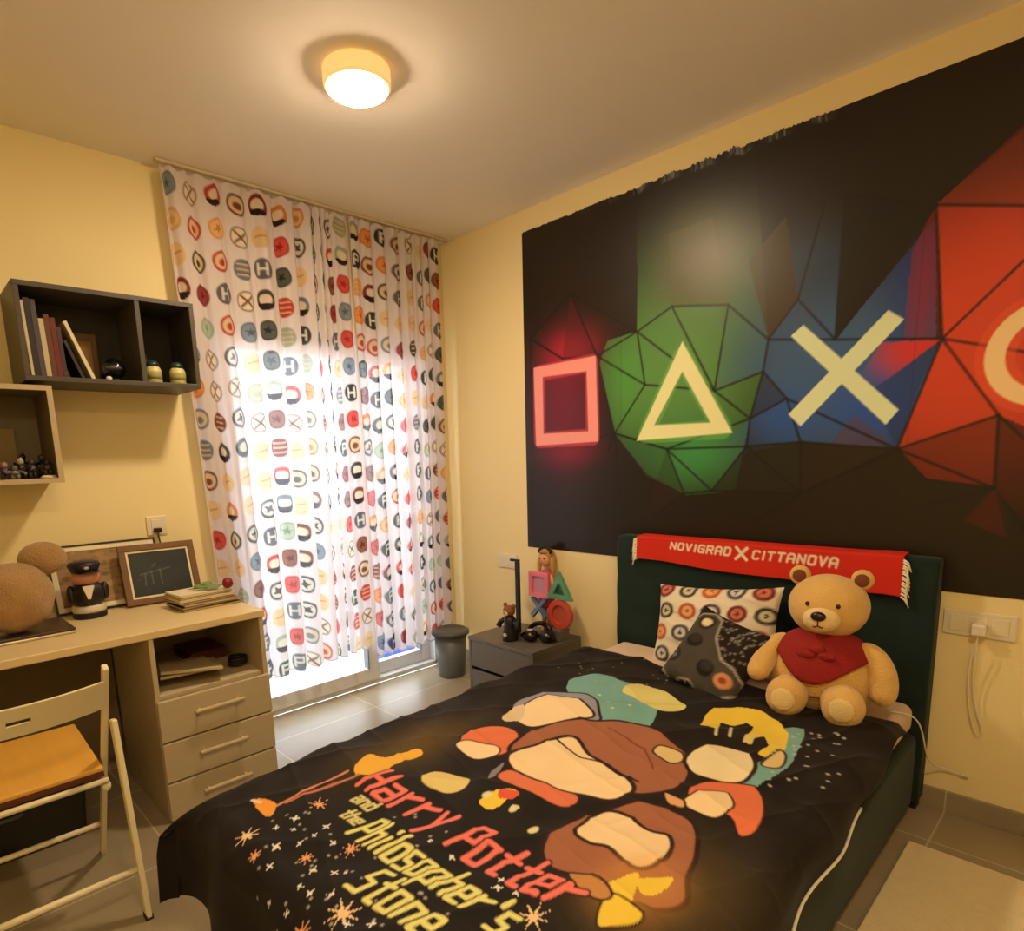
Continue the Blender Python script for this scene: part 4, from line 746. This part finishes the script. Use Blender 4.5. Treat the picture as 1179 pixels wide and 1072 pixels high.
def duvet():
    r = 0.0036; nx = int((DX0 - (DXF - HF)) / r); ny = int((DYL + HL - (DYR - 0.16)) / r)
    xs_ = np.linspace(DX0, DXF - HF, nx); t = np.linspace(0, 1, ny)
    X = np.repeat(xs_[None, :], ny, 0); ytop = DYL + HL; ybot = DYR - HR(xs_)
    Y = ytop + (ybot - ytop)[None, :] * t[:, None]
    p = Paint(X, Y, (20, 14, 12), r)
    g = on_bed; G = lambda L: [g(*q) for q in L]
    cream, brown, orange, teal, yel, gry, red, dk = (244, 216, 168), (162, 102, 74), (226, 118, 76), (120, 172, 166), (238, 206, 70), (132, 132, 138), (226, 90, 66), (40, 14, 12)
    def patch(L, col, w=0.010, oc=dk):
        P = G(L); n_ = len(P); Q = []
        for i in range(n_):      # soften the outline
            a, b_, c, d_ = P[i - 1], P[i], P[(i + 1) % n_], P[(i + 2) % n_]
            for q in (0, .25, .5, .75):
                Q.append(tuple(0.5 * (2 * b_[k] + (c[k] - a[k]) * q + (2 * a[k] - 5 * b_[k] + 4 * c[k] - d_[k]) * q * q + (3 * b_[k] - a[k] - 3 * c[k] + d_[k]) * q ** 3) for k in (0, 1)))
        p.poly(Q, col)
        if w: p.seg(Q, w, oc, closed=True)
    p.glow(g(770, 1020), .20, .16, (84, 68, 36), .8, p=2.4); p.glow(g(480, 855), .22, .10, (92, 72, 24), .9)
    # blue ground patches
    patch([(652,792),(680,776),(720,785),(757,797),(758,815),(745,838),(720,835),(690,828)], teal, 0); patch([(716,795),(740,788),(775,802),(790,815),(760,818),(735,806)], (222, 214, 130), 0)
    patch([(898,842),(926,842),(915,872),(905,885),(868,908),(852,895),(885,870)], teal, 0)
    for q in [(690,800),(705,815),(725,812),(700,808),(668,800)]: p.ellipse(g(*q), .007, .007, (206, 214, 160))
    # pale yellow ragged splash
    p.poly(G([(806,835),(812,824),(822,815),(850,814),(880,820),(900,834),(908,845),(905,860),(895,872),(880,872),(872,868),(885,858),(880,848),(868,850),(862,858),(856,850),(868,838),(860,832),(845,836),(830,832),(825,840),(815,836)]), yel)
    for L_ in [[(826,836),(824,846)], [(842,838),(840,848)], [(860,846),(857,854)], [(868,846),(864,856)]]: p.seg(G(L_), .009, (214, 206, 150))
    # plain rounded pebble patches (grey-topped, brown, orange, cream) in place of the printed cartoon
    patch([(590,812),(615,800),(650,797),(682,802),(690,820),(688,830),(650,828),(600,836)], (150, 152, 168)); patch([(594,826),(612,806),(650,802),(676,812),(682,826),(640,832),(606,836)], cream)
    patch([(578,828),(590,816),(604,812),(598,830)], (222, 200, 160), 0)
    patch([(530,848),(550,838),(580,836),(598,846),(590,866),(560,872),(535,864)], orange); patch([(524,858),(540,852),(570,858),(574,868),(545,874)], cream, .006)
    patch([(484,896),(500,888),(540,896),(535,908),(515,914),(495,908)], (226, 206, 130), .006); patch([(566,888),(580,878),(572,892),(562,896)], gry, 0)
    patch([(586,862),(602,846),(640,832),(690,830),(735,834),(765,845),(790,866),(795,886),(782,906),(740,915),(700,905),(650,880),(600,880)], brown, .013)
    patch([(584,872),(600,862),(640,850),(665,850),(680,870),(700,882),(725,898),(728,912),(700,922),(660,914),(620,902),(592,888)], cream, .013)
    p.seg(G([(640,850),(668,872),(700,880),(735,900)]), .008, dk); p.seg(G([(700,838),(742,862),(752,885)]), .006, (120, 58, 34))
    patch([(572,895),(590,886),(625,900),(665,915),(655,930),(610,912)], (222, 120, 84), .007); patch([(552,922),(580,908),(596,912),(575,928),(562,932)], yel, 0); patch([(578,908),(598,912),(590,920),(574,918)], red, 0)
    patch([(752,866),(760,858),(784,866),(786,876),(770,878)], (226, 200, 140), .007); patch([(876,880),(895,864),(905,870),(898,884)], (226, 200, 140), .007)
    patch([(788,876),(800,862),(830,858),(860,866),(870,880),(862,896),(838,902),(800,892)], (238, 222, 176), .012)
    patch([(792,910),(812,900),(850,902),(875,912),(880,935),(872,955),(850,962),(840,940),(800,925)], orange, .006); patch([(786,922),(805,910),(835,912),(845,928),(825,942),(800,934)], cream, .006)
    patch([(765,912),(785,920),(788,930),(770,926)], (224, 170, 120), .006)
    patch([(625,972),(660,945),(720,925),(770,930),(800,950),(802,985),(792,1010),(790,1040),(760,1048),(735,1040),(700,1045),(670,1010),(635,1000)], brown, .012)
    patch([(662,955),(690,936),(715,936),(745,955),(770,962),(772,980),(750,998),(725,996),(700,975),(678,970)], cream, .011)
    p.glow(g(735, 1020), .11, .09, (214, 150, 66), .45, p=3); patch([(690,1030),(712,1012),(735,1005),(730,1030),(720,1050)], yel, 0); patch([(690,1045),(705,1028),(740,1050),(728,1066),(690,1068)], yel, .005)
    patch([(735,1012),(775,1010),(760,1028),(740,1030)], yel, 0)
    patch([(655,1005),(690,1010),(705,1030),(690,1036),(665,1022)], (196, 138, 76), .006)
    for q in [(592,930),(614,956),(561,915)]: p.ellipse(g(*q), .016, .011, (232, 222, 170))
    # broom-like gold streak and sticks at the left
    patch([(408,884),(425,868),(445,872),(480,862),(485,870),(455,880),(440,890),(415,892)], (236, 180, 60), 0)
    p.seg(G([(318,928),(400,888)]), .010, (214, 140, 100)); p.seg(G([(330,924),(412,892)]), .010, (200, 120, 90)); patch([(292,922),(305,920),(318,926),(312,940),(300,936)], (240, 160, 60), 0)
    p.seg(G([(290,921),(300,924)]), .008, (236, 220, 200))
    # stars
    for (u, v, s_) in [(284,962,.040),(292,982,.024),(367,926,.03),(404,978,.03),(352,988,.024),(395,1052,.045),(342,1058,.03),(614,1056,.04)]: p.star(g(u, v), s_, 8, (236, 168, 120) if s_ != .045 and s_ != .04 else (240, 206, 160), RNG.rand(), .22)
    for (u, v) in [(318,975),(345,971),(362,962),(340,942),(338,955),(384,970),(376,952),(381,1030),(318,953),(310,996),(360,1002),(345,1020),(495,968),(520,987),(577,1013),(573,1022),(595,1028),(302,1025),(357,1028),(428,1064),(400,1064),(385,1005),(398,1005),(326,1040),(305,1052)]: p.star(g(u, v), .010 + .006 * RNG.rand(), 4, (232, 228, 220), RNG.rand(), .3)
    for _ in range(55):
        u, v = RNG.uniform(280, 520), RNG.uniform(930, 1070); p.ellipse(g(u, v), .0035, .0035, (200, 196, 186), .8)
    for _ in range(40):
        u, v = RNG.uniform(885, 975), RNG.uniform(838, 912); p.ellipse(g(u, v), .005, .005, (200, 196, 180), .8)
    for _ in range(26):
        u, v = RNG.uniform(640, 780), RNG.uniform(758, 800); p.ellipse(g(u, v), .004, .004, (190, 180, 130), .7)
    # lettering, read from the foot end
    def word(txt, x0, y0, x1, y1, hgt, stroke, col, wf=.62, shear=.35):
        n_ = sum(.55 if c in "iIl'" else (.7 if c == ' ' else 1) for c in txt); L = math.hypot(x1 - x0, y1 - y0); U = ((x1 - x0) / L, (y1 - y0) / L)
        write(p, txt, (x0, y0), U, (hgt, -hgt * shear * -1 * -.6), L / n_, wf, stroke + .009, (24, 8, 8)); write(p, txt, (x0, y0), U, (hgt, -hgt * shear * -1 * -.6), L / n_, wf, stroke, col)
    word('Harry', -1.822, -1.672, -1.800, -2.005, .100, .015, (240, 122, 110)); word('Potter', -1.822, -2.045, -1.800, -2.385, .102, .015, (240, 122, 110))
    word("Philosopher's", -1.948, -1.822, -1.925, -2.325, .088, .0125, (230, 226, 138)); word('Stone', -2.052, -1.985, -2.028, -2.225, .088, .0125, (230, 226, 138))
    word('and', -1.868, -1.712, -1.862, -1.790, .040, .008, (218, 212, 140)); word('the', -1.925, -1.745, -1.918, -1.815, .040, .008, (218, 212, 140))
    x, y, z = duvet_pos(X, Y); V = np.stack([x, y, z], -1)
    root = thing('duvet', 'black duvet with red and yellow lettering and coloured patches spread over the bed', 'duvet', (-1.2, -1.99, 0.4))
    grid_obj('duvet_cover', V, p, mat_paint('duvet_print', 0.75, 0.12, 400, spec=0.25, sheen=0.05), root, solid=0.016)
    hem = [tuple(V[-1, i] + np.array([0, -0.004, -0.004])) for i in range(0, nx - 40, 8) if xs_[i] < -0.92]
    obj('piping', B().tube(hem, 0.0035, 8), mat('piping_white', (225, 220, 205), .6), root, smooth=True, label='thin white piping along the right hem')
duvet()
def duvet_top(x, y): return float(duvet_pos(np.array(x), np.array(y))[2])

# ------------------------------------------------------------------ cushions
def cushion(name, label, C, U, Vd, N, w, h, th, base, painter, res=0.006, grp=None, cat='cushion', crease=0.0, rough=.85):
    t = thing(name, label, cat, C); C = np.array(C, float); U, Vd, N = [np.array(q, float) / np.linalg.norm(q) for q in (U, Vd, N)]
    nx, ny = int(w / res), int(h / res); u = np.linspace(-1, 1, nx); v = np.linspace(-1, 1, ny); Uu, Vv = np.meshgrid(u, v)
    th_ = th / 2 * (np.clip(1 - Uu ** 4, 0, 1) ** .5) * (np.clip(1 - Vv ** 4, 0, 1) ** .5) * (1 - 0.25 * (Uu ** 2 + Vv ** 2) * .5)
    cr_ = crease * (np.sin(6 * Uu + 5 * Vv) * np.sin(4 * Vv - 3 * Uu) + .6 * (1 - np.abs(np.sin(5 * Uu + 9 * Vv))) ** 3) * (1 - Uu ** 8) * (1 - Vv ** 8)
    a = w / 2 * Uu * (1 - .07 * (1 - Vv ** 2)); b_ = h / 2 * Vv * (1 - .09 * (1 - Uu ** 2))
    P = C + a[..., None] * U + b_[..., None] * Vd
    p = Paint(a, b_, base, res); painter(p, w, h)
    front = P + (th_ + cr_)[..., None] * N; back = P - (th_ * .9)[..., None] * N
    m = mat_paint(name + '_print', rough, .15, 300, spec=.25)
    grid_obj('front', front, p, m, t); p2 = Paint(a, b_, base, res); grid_obj('back', back[:, ::-1], p2, m, t)
    return t
def paint_badges(p, w, h):
    rnd = random.Random(4)
    def bd_(c, col, inner, k):
        p.ellipse(c, .042, .036, col); p.ellipse(c, .026, .022, inner); p.star(c, .016, 5, col, k)
    L = [(-.115, .12), (-.005, .115), (.105, .11), (.215, .125)]
    row = [((140, 60, 50), (206, 120, 90)), ((60, 66, 50), (220, 210, 170)), ((150, 60, 46), (220, 160, 120)), ((110, 40, 36), (170, 90, 70))]
    for j, yy_ in enumerate((.155, .06, -.035, -.13)):
        for i in range(5):
            c = (-.225 + .108 * i + (.02 if j % 2 else 0), yy_); a_, b_ = [((120, 44, 40), (206, 120, 96)), ((58, 64, 50), (216, 206, 168)), ((190, 92, 50), (232, 176, 110)), ((70, 70, 82), (220, 214, 200))][(i + j) % 4]
            bd_(c, a_, b_, i * .3)
cushion('pillow', 'white pillow with round printed badges leaning on the headboard behind the black cushion', (-0.205, -1.895, 0.590), (0, -1, 0.10), (0.36, 0.09, 1), (-1, 0, .36), 0.545, 0.37, 0.13, (234, 222, 196), paint_badges, cat='pillow', crease=.010)
def paint_pad(p, w, h):
    for _ in range(420):
        x, y = RNG.uniform(-.2, .2), RNG.uniform(-.2, .2)
        if (x + y > .05 and RNG.rand() < .5) or y < -.08 or (abs(x - y) < .06): p.ellipse((x, y), .0028, .0028, (190, 186, 176), .8)
    gy = (74, 68, 60); ol = (196, 186, 168)
    body = [(-.165, .04), (-.13, .12), (-.085, .145), (-.04, .125), (-.005, .05), (.05, -.01), (.11, -.02), (.155, -.05), (.165, -.09), (.12, -.135), (.06, -.155), (.02, -.15), (-.02, -.13), (-.06, -.14), (-.10, -.165), (-.15, -.14), (-.17, -.05)]
    p.poly(body, gy); p.seg(body, .005, ol, closed=True)
    p.ellipse((-.085, .095), .033, .030, (40, 34, 30)); p.ellipse((-.085, .095), .020, .018, (230, 214, 176)); p.ellipse((-.085, .012), .032, .028, (30, 26, 24)); p.ellipse((-.085, .020), .022, .018, (52, 46, 44))
    p.ellipse((.02, -.065), .034, .030, (30, 26, 24)); p.ellipse((.02, -.058), .023, .020, (52, 46, 44)); p.ellipse((.10, -.075), .034, .028, (206, 142, 98)); p.ellipse((.10, -.075), .015, .012, (150, 66, 50))
    p.ellipse((-.13, -.07), .03, .03, (40, 36, 36)); p.star((-.13, -.07), .022, 4, (120, 112, 100), 0, .4)
Uc = np.array([-.12, -.92, -.24]); Nc = np.array([-.76, .05, .60]); Vc = np.cross(Nc, Uc); Uc = np.cross(Vc, Nc)
if Vc[2] < 0: Vc = -Vc
cushion('cushion', 'black speckled cushion with a grey game controller print, in front of the white pillow', tuple(float(q) for q in pix(824, 756, 0, -0.500)), Uc, Vc, Nc, 0.325, 0.325, 0.10, (36, 24, 20), paint_pad, crease=.006)

# ------------------------------------------------------------------ teddy bear
M_hon = mat('honey_plush', (226, 184, 106), 0.95, 0.10, 18, 0.55, 180, sheen=0.35)
M_pale = mat('pale_plush', (238, 212, 150), 0.95, 0.08, 18, 0.5, 180, sheen=0.3); M_redk = mat('red_knit', (150, 28, 26), 0.9, 0.12, 60, 0.5, 260)
BXc, BYc = -0.385, -2.375
tb = thing('teddy_bear', 'big honey-coloured teddy bear with a red neckerchief sitting against the headboard', 'teddy bear', (BXc, BYc, 0.45))
Rt = Matrix.Rotation(math.radians(8), 3, 'Z')
def L3(x, y, z): q = Rt @ Vector((x, y, 0)); return (BXc + q.x, BYc + q.y, z)   # x<0 is forward
obj('body', B().ell(L3(0, 0, .565), (.128, .168, .150), 48, 32, R=Rt, fn=lambda d: 1 + .06 * (d.z < 0) * abs(d.z) - .05 * (d.z > 0) * d.z), M_hon, tb, smooth=True)
head = obj('head', B().ell(L3(.02, -.006, .795), (.112, .124, .112), 48, 32, R=Rt, fn=lambda d: 1 - .05 * max(0, d.z) ** 2), M_hon, tb, smooth=True)
for s_ in (1, -1):
    e = obj('ear', B().ell(L3(.03, -.006 + s_ * .094, .890), (.020, .034, .034), 26, 18, R=Rt), M_hon, tb, smooth=True)
    obj('inner_ear', B().ell(L3(.014, -.006 + s_ * .094, .890), (.008, .022, .022), 20, 12, R=Rt), mat('ear_brown', (120, 66, 44), .9), e, smooth=True)
obj('muzzle', B().ell(L3(-.088, -.004, .768), (.044, .056, .040), 30, 20, R=Rt), M_pale, tb, smooth=True)
obj('nose', B().ell(L3(-.130, -.002, .787), (.015, .023, .016), 22, 14, R=Rt), mat('nose_black', (26, 18, 16), .35), tb, smooth=True)
obj('mouth', B().tube([L3(-.132, -0.002, 0.773), L3(-.131, -0.002, 0.757)], .0022, 8).tube([L3(-.118, 0.020, 0.757), L3(-.128, 0.008, 0.750), L3(-.131, -0.002, 0.756), L3(-.128, -0.012, 0.750), L3(-.118, -0.024, 0.757)], .0025, 8), mat('mouth_thread', (104, 34, 24), .7), tb, smooth=True)
for s_ in (1, -1):
    obj('eye', B().ell(L3(-.083, -.005 + s_ * .045, .816), (.007, .0075, .0075), 16, 12, R=Rt), mat('eye_button', (40, 24, 18), .15), tb, smooth=True)
# neckerchief: shell over the upper body, pointed front
def shell():
    nu, nv = 64, 18; b_ = B(); outer = []; inner = []
    for j in range(nv + 1):
        for i in range(nu):
            ph = 2 * math.pi * i / nu; front = max(0, -math.cos(ph))
            tmax = 1.10 + .52 * front ** 5 + .05 * math.sin(5 * ph) * .5
            th = .25 + (tmax - .25) * j / nv
            d = Vector((math.sin(th) * math.cos(ph), math.sin(th) * math.sin(ph), math.cos(th))); k = 1 - .05 * max(0, d.z)
            for lst, g_ in ((outer, .014), (inner, .001)):
                q = Rt @ Vector((d.x * (.128 * k + g_), d.y * (.168 * k + g_), 0)); lst.append((BXc + q.x, BYc + q.y, .565 + d.z * (.150 * k + g_)))
    n_ = (nv + 1) * nu; fs_ = []
    for j in range(nv):
        for i in range(nu):
            a, c = j * nu + i, j * nu + (i + 1) % nu; fs_ += [(a, a + nu, c + nu, c), (n_ + a, n_ + c, n_ + c + nu, n_ + a + nu)]
    for i in range(nu): a, c = nv * nu + i, nv * nu + (i + 1) % nu; fs_ += [(a, n_ + a, n_ + c, c)]; a, c = i, (i + 1) % nu; fs_ += [(a, c, n_ + c, n_ + a)]
    return b_.add(outer + inner, fs_)
obj('neckerchief', shell(), M_redk, tb, smooth=True, label='red knitted neckerchief')
obj('knot', B().ell(L3(-.100, .0, .668), (.022, .026, .020), 22, 14).ell(L3(-.118, -.030, .652), (.010, .030, .014), 18, 10).ell(L3(-.118, .030, .652), (.010, .030, .014), 18, 10), M_redk, tb, smooth=True)
obj('arm', B().tube([L3(-.005, -.112, .680), L3(-.01, -.128, .668), L3(-.015, -.150, .645), L3(-.025, -.172, .61), L3(-.035, -.184, .57), L3(-.046, -.186, .53), L3(-.054, -.183, .508), L3(-.058, -.18, .497)], [.010, .030, .041, .046, .046, .044, .032, .010], 24), M_hon, tb, smooth=True)
obj('arm', B().tube([L3(.0, .110, .678), L3(-.01, .128, .662), L3(-.03, .150, .635), L3(-.06, .168, .605), L3(-.095, .176, .578), L3(-.125, .178, .562), L3(-.142, .178, .556), L3(-.150, .177, .553)], [.010, .030, .040, .043, .041, .037, .025, .008], 24), M_hon, tb, smooth=True)
for s_ in (1, -1):
    lg = obj('leg', B().tube([L3(-.03, s_ * .068, .51), L3(-.11, s_ * .078, .505), L3(-.17, s_ * .084 - .012, .508), L3(-.20, s_ * .084 - .012, .512), L3(-.222, s_ * .084 - .012, .514)], [.055, .062, .064, .060, .034], 24).ell(L3(-.175, s_ * .084 - .012, .515), (.052, .062, .066), 30, 20, R=Rt), M_hon, tb, smooth=True)
    obj('foot_pad', B().ell(L3(-.2225, s_ * .084 - .012, .518), (.008, .036, .038), 24, 14, R=Rt), M_pale, lg, smooth=True)
obj('belly_seam', B().tube([L3(-.129, .09 - .02 * k, .50 - .004 * math.sin(k)) for k in range(0, 1)] + [L3(-.1285 + .0 , y_, .515 - .3 * (y_ * y_)) for y_ in np.linspace(-.06, .06, 7)], .0015, 6), mat('seam', (170, 120, 60), .8), tb, smooth=True)

for o in tb.children:
    if o.name.split('.')[0] in ('arm', 'leg'): md = o.modifiers.new('smooth', 'SUBSURF'); md.levels = md.render_levels = 2
# ------------------------------------------------------------------ scarf on the headboard
def scarf():
    r = .0035; w = 1.078; nx = int(w / r); h = .185; ny = int(h / r)
    s = np.linspace(0, 1, nx); t = np.linspace(0, 1, ny); S, T = np.meshgrid(s, t)
    y = -1.468 - 1.066 * S
    zt = .9415 + .004 * np.sin(9 * S) * 0; over = .055     # first part lies over the top of the headboard
    L = T * (h + .0)
    hang_ = np.clip(L - over, 0, None)
    drop_scale = 0.80 + .28 * S
    x = np.where(L < over, -0.050 - L * (0.060 / over), -0.1185 - .002 * np.sin(7 * S * 3 + 2) - .003 * hang_ / .1)
    z = np.where(L < over, .947 - .004 * (L / over) ** 2, .943 - hang_ * drop_scale + .003 * np.sin(12 * S) * hang_ / .1)
    z = z + .004 * np.exp(-((S - .95) / .05) ** 2)
    p = Paint(w * S, -L, (214, 50, 34), r)
    write(p, 'NOVIGRAD', (.175, -.108), (1, 0), (.006, .034), .0385, .62, .0085, (244, 226, 200)); write(p, 'X', (.480, -.120), (1, 0), (.0, .050), .05, .9, .013, (244, 226, 200))
    write(p, 'CITTANOVA', (.550, -.112), (1, 0), (.006, .034), .0385, .62, .0085, (244, 226, 200))
    root = thing('scarf', 'red fan scarf with cream lettering and white fringes draped over the headboard top', 'scarf', (-0.11, -2.0, .9))
    grid_obj('cloth', np.stack([x, y, z], -1), p, mat_paint('scarf_knit', .85, .3, 300, spec=.2), root, solid=.003)
    for side, e in ((0, 0), (1, -1)):
        b_ = B()
        for k in range(14):
            zt_ = float(z[int((ny - 1) * (.36 + .64 * k / 13)), e]); yt = float(y[0, e]); sgn = 1 if side == 0 else -1
            b_.tube([(-.1215, yt, zt_), (-.124, yt + sgn * .014, zt_ - .006 - .004 * RNG.rand()), (-.122, yt + sgn * (.016 + .010 * RNG.rand()), zt_ - .030 - .012 * RNG.rand())], [.004, .0036, .002], 6)
        obj('fringe', b_, mat('fringe_white', (240, 230, 206), .9), root, smooth=True, label='white fringe')
scarf()

# ------------------------------------------------------------------ charger and cables right
M_cw = mat('white_cable', (230, 222, 204), .5)
cg = thing('phone_charger', 'white charger plugged into the long wall socket, its cable looping down the wall', 'charger', (-.03, -2.745, .70))
obj('plug_body', B().box(-.052, -.0110, -2.768, -2.728, .682, .722), M_cw, cg, bevel=.006)
loop = [(-.048, -2.748, .684), (-.047, -2.745, .62), (-.030, -2.742, .54), (-.02, -2.752, .44), (-.016, -2.775, .36), (-.014, -2.785, .33), (-.018, -2.776, .31), (-.02, -2.75, .35), (-.026, -2.728, .50), (-.034, -2.733, .60), (-.044, -2.744, .665)]
obj('cord', B().tube(loop, .0026, 8), M_cw, cg, smooth=True)
uc = thing('charging_cable', 'white charging cable running from the mattress corner down beside the headboard', 'cable', (-.15, -2.63, .3))
obj('cord', B().tube([(-.27, -2.560, .430), (-.24, -2.600, .428), (-.20, -2.632, .400), (-.16, -2.642, .330), (-.13, -2.648, .26), (-.08, -2.655, .20), (-.03, -2.672, .175), (-.018, -2.700, .168), (-.016, -2.735, .164)], .003, 8), M_cw, uc, smooth=True)
obj('connector', B().box(-.022, -.012, -2.760, -2.735, .160, .168), M_cw, uc, bevel=.002)

# ------------------------------------------------------------------ rug
tag(obj('rug', B().box(-2.2, -0.312, -3.55, -2.655, 0.0005, 0.012), M_rug, bevel=.004), 'plain beige low-pile rug on the floor along the right side of the bed', 'rug')

for o in list(COL.objects):      # round off the bends of cords and bands
    if o.type == 'MESH' and o.name.split('.')[0] in ('cord', 'stem', 'head_band', 'hair'):
        md = o.modifiers.new('smooth', 'SUBSURF'); md.levels = md.render_levels = 2
